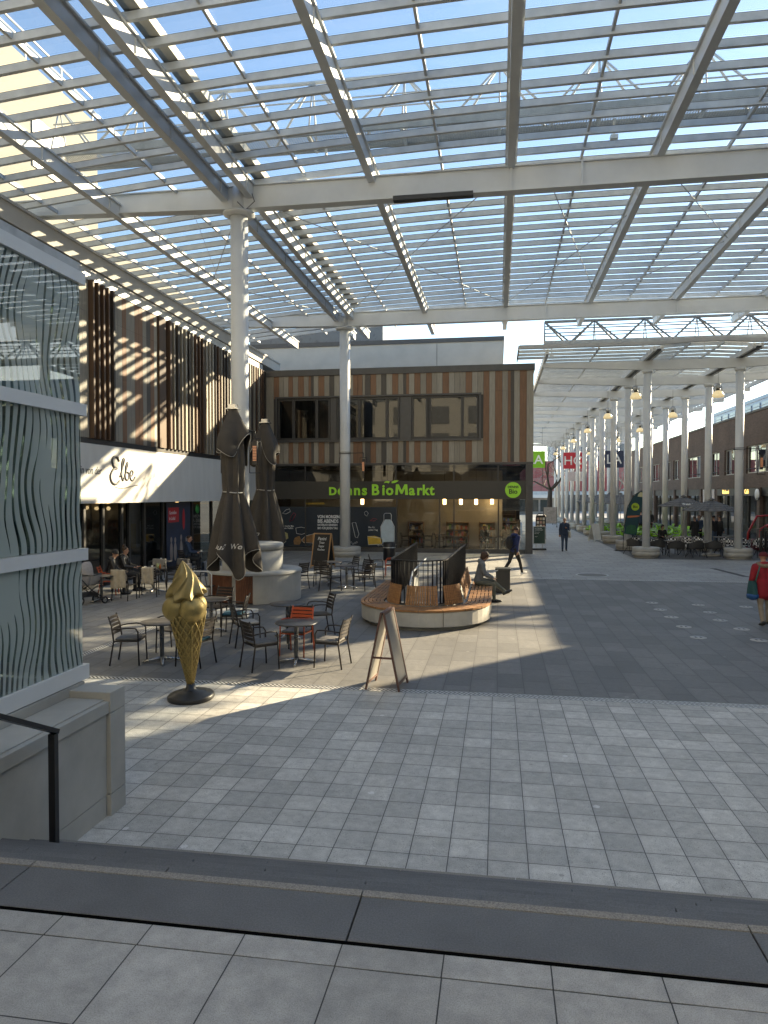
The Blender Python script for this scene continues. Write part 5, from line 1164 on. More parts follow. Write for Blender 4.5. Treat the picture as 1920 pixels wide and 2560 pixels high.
MB().slabY([(.75, 2.98), (1.0, 2.95), (1.05, 3.18), (.9, 3.22), (.78, 3.1)], -.016, -.011).build('blossom_print', M('flag_blossom', (.5, .48, .3), .7), t, world=False)
# poster stand, card rack, white board, notice boards
t = thing('poster_stand', 'dark green framed poster stand on a black foot at the market corner', 'poster stand', (2.28, 40.3, 0))
MB().box((-.34, -.03, .33), (.34, .03, 1.32)).build('frame', STEELG, t, world=False); MB().box((-.30, -.036, .37), (.30, -.031, 1.28)).build('poster', M('poster_green', (.03, .07, .06), .6, var=.2), t, world=False); MB().box((-.38, -.22, 0), (.38, .22, .10)).build('foot', BLACK, t, world=False, bevel=.02); MB().box((-.2, -.02, .1), (-.16, .02, .33)).box((.16, -.02, .1), (.2, .02, .33)).build('post', STEELG, t, world=False)
for i, (s, z) in enumerate((('DIE TEILEREI', 1.17), ('UNVERPACKT', 1.08), ('Nüsse  Saaten', .98), ('Müsli  Reis', .9), ('TEILEN', .72))): textpart('lettering', s, .085 if i < 2 else .06, PW, t, (-.26, -.04, z), ext=.001, bold=.001, world=False, sx=.85)
t = thing('card_rack', 'arched black card rack with pale cards behind the poster stand', 'card rack', (2.95, 50.5, 0)); mb = MB().tube([(-.33, 0, .05), (-.33, 0, 1.5)] + [(.33 * -math.cos(a), 0, 1.5 + .28 * math.sin(a)) for a in np.linspace(0, math.pi, 10)] + [(.33, 0, .05)], .025, 6); mb.cbox((0, .03, .95), (.62, .03, 1.4)); mb.cbox((0, 0, .03), (.7, .5, .06)); mb.build('frame', BLACK, t, world=False); mb = MB()
for r_ in range(5):
    for c_ in range(3): mb.cbox((-.2 + c_ * .2, -.02, .4 + r_ * .25), (.15, .02, .18), (r_ + c_) % 3)
mb.build('cards', [CER, M('card_pink', (.5, .3, .25), .7), M('card_tan', (.45, .38, .28), .7)], t, world=False)
aboard('white folding sandwich board at the edge of the green chairs', 6.35, 48.6, R(35), .62, 1.15, .3, WHITE, M('board_white', (.6, .6, .58), .5), 'sandwich_board', 'sandwich board')
t = thing('notice_board', 'grey wheeled notice board far down the walkway', 'notice board', (4.9, 69, 0)); MB().box((-.6, -.04, .35), (.6, .04, 1.9)).build('panel', M('notice_grey', (.3, .28, .27), .6, var=.3, scale=5), t, world=False); MB().box((-.65, -.3, 0), (-.58, .3, .1)).box((.58, -.3, 0), (.65, .3, .1)).box((-.65, -.03, .1), (-.6, .03, 1.95)).box((.6, -.03, .1), (.65, .03, 1.95)).build('stand', BLACK, t, world=False)
# clothes rack
t = thing('clothes_rack', 'rail hung with black and white striped clothes at the shop-side column base', 'clothes rack', (13.15, 37.0, 0), R(-14))
MB().tube([(-.6, 0, 0), (-.6, 0, 1.38), (1.5, 0, 1.38), (1.5, 0, 0)], .018, 6).tube([(-.6, -.3, .02), (-.6, .3, .02)], .018, 6).tube([(1.5, -.3, .02), (1.5, .3, .02)], .018, 6).build('frame', BLACK, t, world=False)
def stripem():
    m, tt, b = nodes('striped_cloth'); v = coord(tt); s = N(tt, 'SeparateXYZ'); tt.links.new(v, s.inputs[0]); f = math_(tt, 'GREATER_THAN', math_(tt, 'FRACT', math_(tt, 'MULTIPLY', s.outputs[0], 6.2)), .5); tt.links.new(mixc(tt, f, .012, (.58, .58, .6)), b.inputs['Base Color']); b.inputs['Roughness'].default_value = .9; return m
SPM = stripem()
for k in range(9):
    def gf(u, v, k=k): a = 2 * math.pi * u; return (-.45 + k * .22 + .09 * math.cos(a) * (.5 + .5 * v), .24 * math.sin(a) * (.55 + .45 * min(1, 3 * v)), 1.30 - 1.05 * v + .015 * math.sin(5 * a))
    MB().grid(gf, 20, 8).build('garment', SPM if k not in (0, 1) else BLACK, t, world=False)
MB().cbox((.9, -.1, 1.42), (.7, .3, .16)).build('folded_stack', M('fold_pale', (.5, .45, .38), .9), t, world=False, bevel=.03)
t = thing('clothes_rack', 'rail of pale clothes outside the brick shop behind the open parasols', 'clothes rack', (13.6, 49.5, 0), R(60))
MB().tube([(-1, 0, 0), (-1, 0, 1.7), (1, 0, 1.7), (1, 0, 0)], .018, 6).build('frame', STEELG, t, world=False)
for k in range(6):
    def gf(u, v, k=k): a = 2 * math.pi * u; return (-.8 + k * .3 + .07 * math.cos(a), .22 * math.sin(a) * (.5 + .5 * min(1, 3 * v)), 1.62 - .95 * v)
    MB().grid(gf, 16, 6).build('garment', M(['cl_white', 'cl_grey', 'cl_dark'][k % 3], [(.6, .6, .58), (.25, .25, .25), (.05, .05, .06)][k % 3], .9), t, world=False)
t = thing('display_frame', 'red curved tubular display frame by the shop entrance', 'display frame', (14.4, 41.5, 0)); RED = M('red_paint', (.32, .012, .02), .35, var=.15)
MB().tube([(-.9, 0, 0), (-.85, 0, 1.0), (-.4, 0, 1.9), (.4, 0, 1.95), (.95, 0, 1.6), (1.1, 0, .9), (1.2, 0, 0)], .06, 10).tube([(-.2, .3, 0), (-.1, .3, 1.2), (.5, .3, 1.6), (1.1, .3, 1.5)], .05, 8).build('frame', RED, t, world=False); MB().ball((.6, .1, 1.35), (.5, .25, .2), 20, 12).build('shell', RED, t, world=False); MB().cbox((.2, .1, .35), (1.6, .6, .6)).build('body', M('red_dark', (.14, .01, .015), .5), t, world=False, bevel=.08)
# shop signs on the brick front
def shopsign(label, y0, y1, z0, z1, m, word, wm, size, rx=RX):
    t = thing('shop_sign', label, 'sign', (rx, (y0 + y1) / 2, z0)); MB().box((rx - .06, y0, z0), (rx - .005, y1, z1)).build('panel', m, t)
    if word: textpart('lettering', word, size, wm, t, (rx - .07, (y0 + y1) / 2, z0 + (z1 - z0) * .28), rot=(R(90), 0, R(-90)), ext=.01, bold=.004, align='CENTER')
GLT = M('letter_gold', (.8, .5, .15), .4, emis=.7)
shopsign('dark shop fascia with glowing yellow handwriting', 52.8, 56.8, 3.02, 3.5, DARK, 'Bäckerei', GLT, .42); shopsign('dark fascia with glowing yellow letters beside a white disc', 48.4, 52.4, 3.02, 3.5, DARK, 'Café', GLT, .42)
shopsign('pale poster panel with a red mark in the brick shopfront', 57.6, 60.6, 2.2, 3.5, M('panel_pale', (.6, .55, .55), .6), 'S', RED, .9)
shopsign('red shop board above the red entrance', 40.2, 43.9, 2.75, 3.5, M('board_red', (.20, .015, .02), .5), 'Wein', M('letter_cream', (.6, .5, .4), .5), .5)
shopsign('pale awning box above the red shop', 35.8, 44.2, 3.56, 4.0, WHITE2, None, None, 0)
o = MB().lathe([(0, 0), (.36, .005), (.36, .06), (0, .065)], n=28).build('disc_sign', PW, None, world=False); o.location = (RX - .12, 48.2, 3.1); o.rotation_euler = (0, R(-90), 0); tag(o, 'white disc sign on the brick pier between yellow lettered shops', 'sign')
o = MB().lathe([(0, 0), (.36, .005), (.36, .06), (0, .065)], n=28).build('disc_sign', M('disc_red', (.5, .2, .2), .5), None, world=False); o.location = (RX - .12, 44.1, 2.95); o.rotation_euler = (0, R(-90), 0); tag(o, 'pale red disc sign beside the red shop entrance', 'sign')
# hanging direction signs under the colonnade
def hsign(label, x, y, z, m, s):
    t = thing('hanging_sign', label, 'sign', (x, y, z)); MB().box((-.85, -.06, 0), (.85, .06, 1.5)).build('panel', m, t, world=False); textpart('lettering', s, 1.15, PW, t, (0, -.065, .36), ext=.01, bold=.01, align='CENTER', world=False)
    MB().tube([(-.6, 0, 1.5), (-.6, 0, 9.2 - z)], .012, 5).tube([(.6, 0, 1.5), (.6, 0, 9.2 - z)], .012, 5).build('cable', BLACK, t, world=False)
hsign('square lime green hanging sign with white letters beyond the market corner', 3.35, 66, 5.55, M('sign_green', (.16, .42, .02), .5, emis=.03), 'LA'); hsign('square red hanging sign with white letters behind the columns', 6.8, 67.5, 5.5, M('sign_red', (.42, .02, .04), .5, emis=.03), 'HC'); hsign('square navy hanging sign with white letters between the columns', 10.15, 65.5, 5.5, M('sign_navy', (.015, .03, .08), .5), 'LA')
o = MB().box((-.7, -.05, 0), (.7, .05, .9)).build('banner', M('banner_white', (.6, .6, .62), .6), None, world=False); o.location = (7.3, 70, 4.4); tag(o, 'plain white banner below the red hanging sign', 'banner')
# floor things
t = thing('manhole_cover', 'round cast manhole cover set in the pale paving', 'manhole cover', (3.56, 27.9, 0)); MB().lathe([(.62, .001), (.62, .006), (.55, .006), (.55, .001)], n=40, cap=False).build('ring', STEELG, t, world=False); MB().lathe([(0, .004), (.54, .004)], n=40, cap=False).build('lid', M('cast_lid', (.12, .115, .105), .6, var=.4, scale=20), t, world=False)
st = None
for x, y, l in ((4.32, 20.97, 'beside no other in the far corner nearest the bench'), (5.5, 20.73, 'in the far row, middle'), (6.7, 20.6, 'behind the woman in red'), (4.28, 19.73, 'second in the file nearest the bench'), (5.46, 19.47, 'second in the middle file'), (4.29, 18.57, 'third in the file nearest the bench'), (4.26, 17.24, 'fourth in the file nearest the bench'), (5.36, 18.28, 'third in the middle file'), (5.49, 17.15, 'fourth in the middle file, by the woman in red'), (4.25, 15.99, 'closest to us in the file nearest the bench'), (5.43, 15.89, 'closest to us in the middle file')):
    l = 'round white floor sticker ' + l
    if st is None:
        st = thing('floor_sticker', l, 'floor sticker', (x, y, 0), 0, 'round white floor stickers on the plaza'); MB().lathe([(0, .005), (.17, .005), (.17, .001)], n=28, cap=False).build('disc', M('sticker_white', (.42, .42, .41), .6), st, world=False)
        mb = MB()
        for s in (-1, 1): mb.prism([(s * .05 - .025, -.05), (s * .05 + .025, -.05), (s * .05 + .02, .07), (s * .05 - .02, .07)], .0055, .007)
        mb.build('footprint_mark', BLACK, st, world=False)
    else: dup(st, (x, y, 0), 0, l)
o = MB().prism([(8.72, 31.2), (8.95, 31.2), (9.3, 28.2), (9.05, 28.2)], .001, .006).build('floor_strip', M('strip_dark', (.07, .07, .07), .8), None); tag(o, 'dark metal floor strip set in the pale paving behind the woman in red', 'floor strip')
# ================================================================ PEOPLE
SKIN = M('skin', (.42, .24, .17), .6, var=.08, scale=20)
def cl(n, c, r=.85): return M('cloth_' + n, c, r, var=.2, scale=9, bmp=.25, bscale=22)
def person(label, loc, rz, h=1.74, lean=4, legs=((10, 8, 3), (-12, 14, 3)), arms=((12, 8, 15, 0), (-10, 8, 12, 0)), hip=None, mats=None, width=1.0, bulk=1.0, head=(0, 0), voxel=.011, hair=None, coat=0, shoes=None, group=None, hood=False):
    """legs: (thigh flex, knee bend, abduction) for R, L; arms: (flex, abduct, elbow, inward) for R, L; faces +Y"""
    s = h / 1.74; mt, mp, ms = mats; P = []          # primitives: (p, q, rp, rq, material index)
    def V(*a): return Vector(a)
    hz = .93 if hip is None else hip / s
    pel = V(0, 0, hz); la = R(lean); T = V(0, math.sin(la), math.cos(la)); fwd = V(0, math.cos(la), -math.sin(la)); X = V(1, 0, 0)
    def cap(p, q, rp, rq, m): P.append((p, q, rp, rq, m))
    b = bulk
    for sx in (-1, 1):
        cap(pel + X * (.055 * sx * width), pel + T * .22 + X * (.06 * sx * width), .118 * b, .108 * b, 0)
        cap(pel + T * .22 + X * (.06 * sx * width), pel + T * .44 + X * (.085 * sx * width), .108 * b, .105 * b, 0)
        cap(pel + T * .44 + X * (.085 * sx * width), pel + T * .50 + X * (.15 * sx * width), .09 * b, .068 * b, 0)
        cap(pel + X * (.07 * sx) + V(0, 0, .02), pel + X * (.085 * sx) - V(0, 0, .05), .115, .10, 1)
    if coat:
        for sx in (-1, 1): cap(pel + T * .12 + X * (.06 * sx), pel + X * (.075 * sx) - V(0, 0, coat), .125 * b, .135 * b, 0)
    nk = pel + T * .54; hc = pel + T * .735 + fwd * .03
    cap(pel + T * .50, hc - T * .06, .062, .054, 2); hy, hp = R(head[0]), R(head[1])
    hf = (fwd * math.cos(hy) + X * math.sin(hy)) * math.cos(hp) - T * math.sin(hp); hx = hf.cross(T).normalized(); hu = hx.cross(hf).normalized()
    cap(hc + hu * .03 - hf * .012, hc + hu * .035 + hf * .022, .083, .080, 2); cap(hc - hu * .03 + hf * .03, hc - hu * .075 + hf * .052, .066, .040, 2)
    cap(hc + hf * .095 + hu * .012, hc + hf * .118 - hu * .022, .011, .017, 2); cap(hc + hf * .085 - hu * .055 - hx * .02, hc + hf * .085 - hu * .055 + hx * .02, .013, .013, 2)
    for sx in (-1, 1): cap(hc + hx * (sx * .083) + hu * .015, hc + hx * (sx * .086) - hu * .02, .014, .012, 2)
    if hood:
        cap(nk - fwd * .07 - X * .06 + T * .02, nk - fwd * .07 + X * .06 + T * .02, .075, .075, 0); cap(nk + X * .08, nk - X * .08, .07, .07, 0)
    for sx, (fl, kb, ab) in zip((1, -1), legs):
        f = R(fl); a = R(ab) * sx; hipj = pel + V(.09 * sx, 0, -.03)
        d1 = V(math.sin(a), math.sin(f) * math.cos(a), -math.cos(f) * math.cos(a)); kn = hipj + d1 * .43; g = R(fl - kb); d2 = V(math.sin(a) * .4, math.sin(g), -math.cos(g)).normalized(); an = kn + d2 * .42
        cap(hipj, hipj + d1 * .2, .098 * b ** .5, .09 * b ** .5, 1); cap(hipj + d1 * .2, kn, .09 * b ** .5, .065, 1); cap(kn, kn + d2 * .18, .064, .062, 1); cap(kn + d2 * .18, an, .062, .050, 1)
        fp = R(max(-50, min(35, fl - kb))) * .85; fd = V(0, math.cos(fp), math.sin(fp)); fu = V(0, -math.sin(fp), math.cos(fp)); o_ = an - fu * .05
        cap(o_ - fd * .05 + fu * .01, o_ + fd * .10, .047, .045, 3); cap(o_ + fd * .09 + X * .01 * sx, o_ + fd * .185 + X * .012 * sx - fu * .01, .045, .030, 3)
    hands = []
    for sx, (fl, ab, eb, inn) in zip((1, -1), arms):
        sh = pel + T * .49 + X * (.185 * sx * width); f, a = R(fl), R(ab) * sx
        d1 = (V(math.sin(a), 0, 0) + (fwd * math.sin(f) - T * math.cos(f)) * math.cos(a)).normalized(); el = sh + d1 * .29
        g = R(fl + eb); ii = R(inn) * -sx; d2 = ((fwd * math.sin(g) - T * math.cos(g)) * math.cos(ii) + X * math.sin(ii)).normalized(); wr = el + d2 * .25
        cap(sh, sh + d1 * .13, .070 * b, .064 * b, 0); cap(sh + d1 * .13, el, .064 * b, .055 * b, 0); cap(el, wr, .054 * b, .042 * b, 0); cap(wr, wr + d2 * .02, .03, .028, 2)
        # hand: palm, four curled fingers, thumb off the side
        n_ = d2.cross(X).normalized() if abs(d2.dot(X)) < .9 else V(0, 0, 1); pa = d2.cross(n_).normalized()
        cap(wr + d2 * .03 - pa * .018, wr + d2 * .085 - pa * .02, .017, .018, 2); cap(wr + d2 * .03 + pa * .018, wr + d2 * .085 + pa * .02, .017, .018, 2)
        for i, (L1, off) in enumerate(((.038, -.033), (.045, -.011), (.042, .011), (.033, .032))):
            k0 = wr + d2 * .088 + pa * off; dd = (d2 + n_ * (.35 * sx)).normalized(); k1 = k0 + dd * L1; k2 = k1 + (d2 * .55 + n_ * (.85 * sx)).normalized() * L1 * .85
            cap(k0, k1, .0098, .0092, 2); cap(k1, k2, .0092, .008, 2)
        t0 = wr + d2 * .04 - pa * .034; t1 = t0 + (d2 * .75 - pa * .6).normalized() * .038; cap(t0, t1, .0125, .011, 2); cap(t1, t1 + (d2 + n_ * (.4 * sx)).normalized() * .03, .0105, .0085, 2)
        hands.append(wr + d2 * .07)
    mb = MB()
    for p, q, rp, rq, m in P:
        d = q - p; L = d.length
        if L < 1e-5: continue
        # tapered capsule as one closed tube
        d.normalize(); pts = []; rs = []
        for i in range(5): a = math.pi / 2 * i / 4; pts.append(p - d * (rp * math.cos(a))); rs.append(max(.0008, rp * math.sin(a)))
        for i in range(5): a = math.pi / 2 * i / 4; pts.append(q + d * (rq * math.sin(a))); rs.append(max(.0008, rq * math.cos(a)))
        mb.tube(pts, rs, 12)
    mb.v = [(x * s, y_ * s, z * s) for x, y_, z in mb.v]
    o = mb.build('person', [SKIN]); rm = o.modifiers.new('r', 'REMESH'); rm.mode = 'VOXEL'; rm.voxel_size = voxel; sm_ = o.modifiers.new('s', 'SMOOTH'); sm_.iterations = 3 if voxel < .013 else 2; sm_.factor = .5
    dg = bpy.context.evaluated_depsgraph_get(); me = bpy.data.meshes.new_from_object(o.evaluated_get(dg)); o.modifiers.clear(); o.data = me; me.materials.clear()
    for m_ in (mt, mp, SKIN, ms): me.materials.append(m_)
    n = len(me.polygons); ce = np.zeros(n * 3); me.polygons.foreach_get('center', ce); ce = ce.reshape(-1, 3) / s; best = np.full(n, 1e9); mi = np.zeros(n, int)
    for p, q, rp, rq, m in P:
        p_, q_ = np.array(p), np.array(q); d = q_ - p_; t = np.clip(((ce - p_) @ d) / (d @ d), 0, 1); dist = np.linalg.norm(ce - p_ - t[:, None] * d, axis=1) - (rp + (rq - rp) * t); k = dist < best - (.004 if m == 2 else 0); best[k] = dist[k]; mi[k] = m
    me.polygons.foreach_set('material_index', mi); me.polygons.foreach_set('use_smooth', np.ones(n, bool)); me.update()
    o.location = loc; o.rotation_euler = (0, 0, R(rz)); tag(o, label, 'person', group)
    # face marks
    e = MB()
    for sx in (-1, 1):
        e.ball(tuple((hc + hf * .090 + hu * .022 + hx * (sx * .032)) * s), .0105 * s, 8, 6)
        e.tube([(hc + hf * .098 + hu * .044 + hx * (sx * .018)) * s, (hc + hf * .090 + hu * .046 + hx * (sx * .048)) * s], .004 * s, 5)
    e.build('eyes', M('eye_dark', (.02, .015, .012), .3), o, world=False)
    if hair:
        kind, hm = hair; g = MB(); Mx = Matrix((hx, hf, hu)).transposed().to_4x4(); nn = 26; mm = 18; vs_ = []; fs = []
        def hp_(th, ph): # th around, ph from top 0 to bottom 1
            a = ph * math.pi; x, y_, z = math.sin(a) * math.cos(th), math.sin(a) * math.sin(th), math.cos(a); wv = 1 + .04 * math.sin(th * 9 + ph * 7)
            ex = {'short': 1.03, 'long': 1.08, 'bun': 1.03, 'beanie': 1.10, 'hat': 1.12}[kind]; px = .088 * ex * x * wv; py_ = .100 * ex * y_ * wv - .008; pz = .094 * ex * z + .032
            if kind == 'long' and z < -.1: pz -= .07 * min(1, (-.1 - z) * 2)
            return Vector((px, py_, pz))
        lim = {'short': .56, 'long': .9, 'bun': .60, 'beanie': .56, 'hat': .52}[kind]
        for i in range(mm + 1):
            for j in range(nn):
                th = 2 * math.pi * j / nn; front = max(0, math.sin(th)); l_ = lim * (1 - (.48 if kind in ('short', 'long', 'bun') else .22) * front ** .7) if front > 0 else lim
                p = hp_(th, l_ * i / mm); vs_.append((hc + (Mx @ p)) * s)
        for i in range(mm):
            for j in range(nn): fs.append((i * nn + j, (i + 1) * nn + j, (i + 1) * nn + (j + 1) % nn, i * nn + (j + 1) % nn))
        g._add(vs_, fs, 0, True)
        if kind == 'bun': c_ = (hc - hf * .05 + hu * .15) * s; g.ball(tuple(c_), .045 * s, 12, 8)
        if kind == 'beanie':
            g.tube([(hc + Mx @ (hp_(2 * math.pi * j / nn, lim * (1 - .22 * max(0, math.sin(2 * math.pi * j / nn)) ** .7)))) * s for j in range(nn)], .014 * s, 6, closed=True)
        g.build('hat' if kind in ('beanie', 'hat') else 'hair', hm, o, world=False, solid=.012)
    o['hand'] = 1; del o['hand']
    return o, [h_ * s for h_ in hands], hc * s, pel * s, T, X
HB = lambda n, c: M('hair_' + n, c, .7, var=.35, scale=30, stretch=(1, 1, .3), bmp=.3, bscale=60)
BLKC, NAVYC, JEANS, OLIVE, GREYC, REDC, BEIC = cl('black', (.016, .016, .018)), cl('navy', (.016, .02, .045)), cl('jeans', (.04, .065, .11)), cl('olive', (.12, .125, .10)), cl('hoodie', (.15, .16, .17)), cl('crimson', (.26, .012, .022)), cl('khaki', (.24, .20, .155))
SHB, SHW = M('shoe_black', (.015, .015, .015), .5), M('shoe_white', (.55, .55, .53), .5)
# woman in red, seen from behind
o, hd, hc_, pe, T_, X_ = person('woman in a red padded jacket and dark red cap walking away with a teal bag', (6.22, 17.9, .012), 8, 1.64, 3, ((6, 3, 4), (-8, 12, 4)), ((25, 12, 60, 10), (5, 14, 25, 0)), mats=(REDC, BEIC, SHB), bulk=1.36, width=1.16, coat=.16, hair=('hat', M('cap_darkred', (.10, .012, .014), .9, var=.2, scale=30)), hood=True)
mb = MB().tube([tuple(hc_ + Vector((.15 * math.cos(a), .11 * math.sin(a) - .05, -.17 + .02 * math.sin(a)))) for a in np.linspace(0, 6.283, 25)[:-1]], .05, 8, closed=True); mb.build('fur_collar', M('fur_brown', (.22, .16, .11), .95, var=.5, scale=60, bmp=.6, bscale=90), o, world=False)
bag = thing('shoulder_bag', 'teal shoulder bag with blue lower half hanging at the side of the woman in red', 'bag', (5.93, 17.82, .62), R(10))
def bagf(u, v): a = 2 * math.pi * u; q = 1 - .35 * v ** 2; return (.11 * q * math.cos(a), .16 * q * math.sin(a), .02 + .40 * v - .03 * math.cos(a * 2) * (1 - v))
MB().grid(bagf, 24, 10).lathe([(0, .0), (.06, .005), (.1, .03)], n=20, cap=False).build('pouch', M('bag_teal', (.012, .07, .075), .8, var=.2), bag, world=False); MB().ball((0, -.01, .06), (.125, .165, .10), 20, 12).build('lower_pouch', M('bag_blue', (.01, .07, .22), .7), bag, world=False)
MB().tube([(.0, .1, .38), (.10, .02, .62), (.16, .0, .78), (.2, .1, .82)], .018, 6).tube([(.0, -.12, .38), (.09, -.08, .62), (.16, -.03, .78)], .018, 6).build('strap', M('strap_teal', (.03, .10, .09), .8), bag, world=False)
# man walking towards us
o, hd, hc_, pe, T_, X_ = person('white-haired man in navy jacket and jeans walking towards us down the colonnade', (3.6, 39.8, .012), 178, 1.76, 2, ((12, 6, 2), (-10, 14, 2)), ((-6, 12, 14, 0), (10, 14, 105, 35)), mats=(NAVYC, JEANS, SHB), bulk=1.12, hair=('short', HB('white', (.55, .54, .52))), hood=True)
tb = thing('tote_bag', 'white tote bag hanging from the shoulder of the walking man', 'bag', (3.86, 39.72, .72), R(100)); MB().cbox((0, 0, .17), (.32, .09, .34)).build('pouch', cl('tote', (.5, .48, .44)), tb, world=False, bevel=.03); MB().tube([(-.1, 0, .34), (-.03, 0, .66), (.03, 0, .66), (.1, 0, .34)], .012, 6).build('strap', cl('tote', (.5, .48, .44)), tb, world=False)
person('man in dark green jacket and jeans far down the walkway', (5.75, 75.5, .012), 175, 1.75, 2, ((10, 5, 2), (-8, 12, 2)), ((0, 10, 30, 0), (5, 10, 20, 0)), mats=(cl('darkgreen', (.03, .05, .04)), JEANS, SHB), bulk=1.15, hair=('short', HB('grey', (.3, .29, .28))), voxel=.016)
o, hd, hc_, pe, T_, X_ = person('man in a blue jacket and black trousers striding past the market with a backpack', (.62, 27.3, .012), -48, 1.78, 5, ((24, 8, 2), (-20, 22, 2)), ((-14, 8, 18, 0), (16, 8, 22, 0)), mats=(cl('blue', (.014, .026, .10)), BLKC, SHW), hood=True, hair=('short', HB('brown', (.05, .03, .02))))
bp = thing('backpack', 'black backpack on the back of the man in the blue jacket', 'backpack', (.44, 27.14, 1.05), R(-48)); MB().ball((0, -.02, .2), (.16, .12, .25), 20, 14).build('pouch', BLKC, bp, world=False); MB().tube([(-.1, .02, .4), (-.11, .2, .42), (-.12, .26, .2), (-.11, .08, .02)], .02, 6).tube([(.1, .02, .4), (.11, .2, .42), (.12, .26, .2), (.11, .08, .02)], .02, 6).build('strap', BLKC, bp, world=False)
# seated reader on the bench
o, hd, hc_, pe, T_, X_ = person('long-haired man in grey hoodie and olive trousers sitting on the bench with crossed legs', (-.55, 20.45, 0), -90, 1.74, 12, ((82, 78, 4), (90, 40, -8)), ((28, 6, 48, 18), (26, 6, 50, 18)), hip=.60, mats=(GREYC, OLIVE, SHB), head=(0, 14), hair=('long', HB('auburn', (.055, .028, .018))), bulk=1.12, hood=True)
bk = MB().box((-.10, -.075, 0), (0, .075, .012)).box((.004, -.075, .004), (.1, .075, .014)).build('book', M('paper', (.6, .58, .52), .8), None, world=False); bk.location = (-.08, 20.45, .86); bk.rotation_euler = (0, R(-24), 0); tag(bk, 'open book held by the seated man on the bench', 'book')
# cafe guests
person('woman in a black beanie and black puffer jacket sitting at the cafe table', (-11.75, 20.05, 0), -62, 1.68, 10, ((84, 84, 5), (84, 80, 5)), ((25, 10, 55, 20), (30, 10, 50, 20)), hip=.56, mats=(cl('puffer', (.02, .02, .021), .35), BLKC, SHB), hair=('beanie', BLKC), bulk=1.22, head=(-8, 12), hood=True)
person('laughing woman with a hair bun and black jacket sitting beside the one in a beanie', (-11.85, 21.05, 0), -80, 1.70, 2, ((84, 84, 5), (84, 80, 5)), ((22, 10, 65, 20), (25, 10, 60, 20)), hip=.56, mats=(cl('puffer', (.02, .02, .021), .35), BLKC, SHB), hair=('bun', HB('darkblond', (.06, .035, .02))), bulk=1.1, head=(-6, 0), hood=True)
person('man in a dark jacket sitting alone before the cafe window poster', (-12.35, 26.85, 0), -75, 1.76, 4, ((84, 84, 5), (84, 80, 5)), ((25, 10, 60, 25), (25, 10, 60, 25)), hip=.56, mats=(NAVYC, BLKC, SHB), hair=('short', HB('brown', (.05, .03, .02))), bulk=1.15, hood=True)
person('dark-haired woman in black sitting among the checked woven chairs', (9.2, 42.2, 0), 190, 1.68, 4, ((84, 84, 5), (84, 80, 5)), ((25, 12, 60, 20), (25, 12, 60, 20)), hip=.56, mats=(BLKC, BLKC, SHB), hair=('long', HB('black', (.02, .014, .01))), voxel=.013)
for x, y, rz, l, hh, co, c_ in ((11.9, 45.8, 10, 'person in a long black coat seen from behind, beyond the open parasols', 1.72, .3, BLKC), (12.35, 46.6, 150, 'person in dark clothes facing the one in the long black coat', 1.76, 0, NAVYC), (12.95, 45.6, 20, 'person in black top and jeans standing behind the front parasol pole', 1.76, 0, BLKC), (13.35, 46.0, -60, 'person in a dark jacket closest to the shop with yellow letters', 1.74, .1, BLKC), (10.75, 56.3, 20, 'person in dark jacket standing among the green chairs behind a column', 1.82, 0, NAVYC), (11.45, 56.6, 170, 'person in black jacket and brown trousers beyond the green chairs', 1.84, .05, BLKC)):
    person(l, (x, y, .0), rz, hh, 2, ((4, 3, 3), (-4, 4, 3)), ((4, 9, 20, 0), (8, 9, 35, 10)), mats=(c_, JEANS if 'jeans' in l else (cl('brown', (.12, .07, .04)) if 'brown' in l else BLKC), SHB), coat=co, bulk=1.12, hair=('short', HB('dark', (.03, .02, .015))), voxel=.015)
person('shop guest in a dark jacket and yellow cap sitting behind the market window', (-.75, 40.3, 0), 175, 1.7, 6, ((84, 84, 5), (84, 80, 5)), ((25, 10, 60, 20), (25, 10, 60, 20)), hip=.56, mats=(cl('slate', (.10, .11, .12)), BLKC, SHB), hair=('hat', M('cap_yellow', (.45, .36, .12), .8)), voxel=.014)
person('shop guest in a pale shirt sitting closest to the market corner window', (.45, 40.4, 0), 165, 1.74, 2, ((84, 84, 5), (84, 80, 5)), ((25, 10, 60, 20), (25, 10, 60, 20)), hip=.56, mats=(cl('cream', (.45, .38, .30)), BLKC, SHB), hair=('short', HB('brown', (.05, .03, .02))), voxel=.014)
GI = 'chairs inside the market'; GTI = 'tables inside the market'
for i, (x, y) in enumerate(((-4.6, 40.2), (-3.4, 41.0), (-2.6, 39.6), (-.1, 39.5))):
    dup(tabp, (x, y, .03), .3 * i, 'round table inside the market ' + ['nearest the window print', 'in the second row', 'beside the window mullion', 'before the seated shop guests'][i], GTI)
    for k, (dx, rz) in enumerate(((-.6, -90), (.62, 90))):
        if i < 3: dup(PROT['plain'], (x + dx, y + .1, .03), R(rz), 'dark chair at a round table inside the market, seen through the window', GI)
for x, y, rz, l in ((-.75, 40.35, 175, 'chair of the shop guest in the yellow cap'), (.45, 40.45, 165, 'chair of the shop guest in the pale shirt')): dup(PROT['plain'], (x, y, .03), R(rz), l, GI)

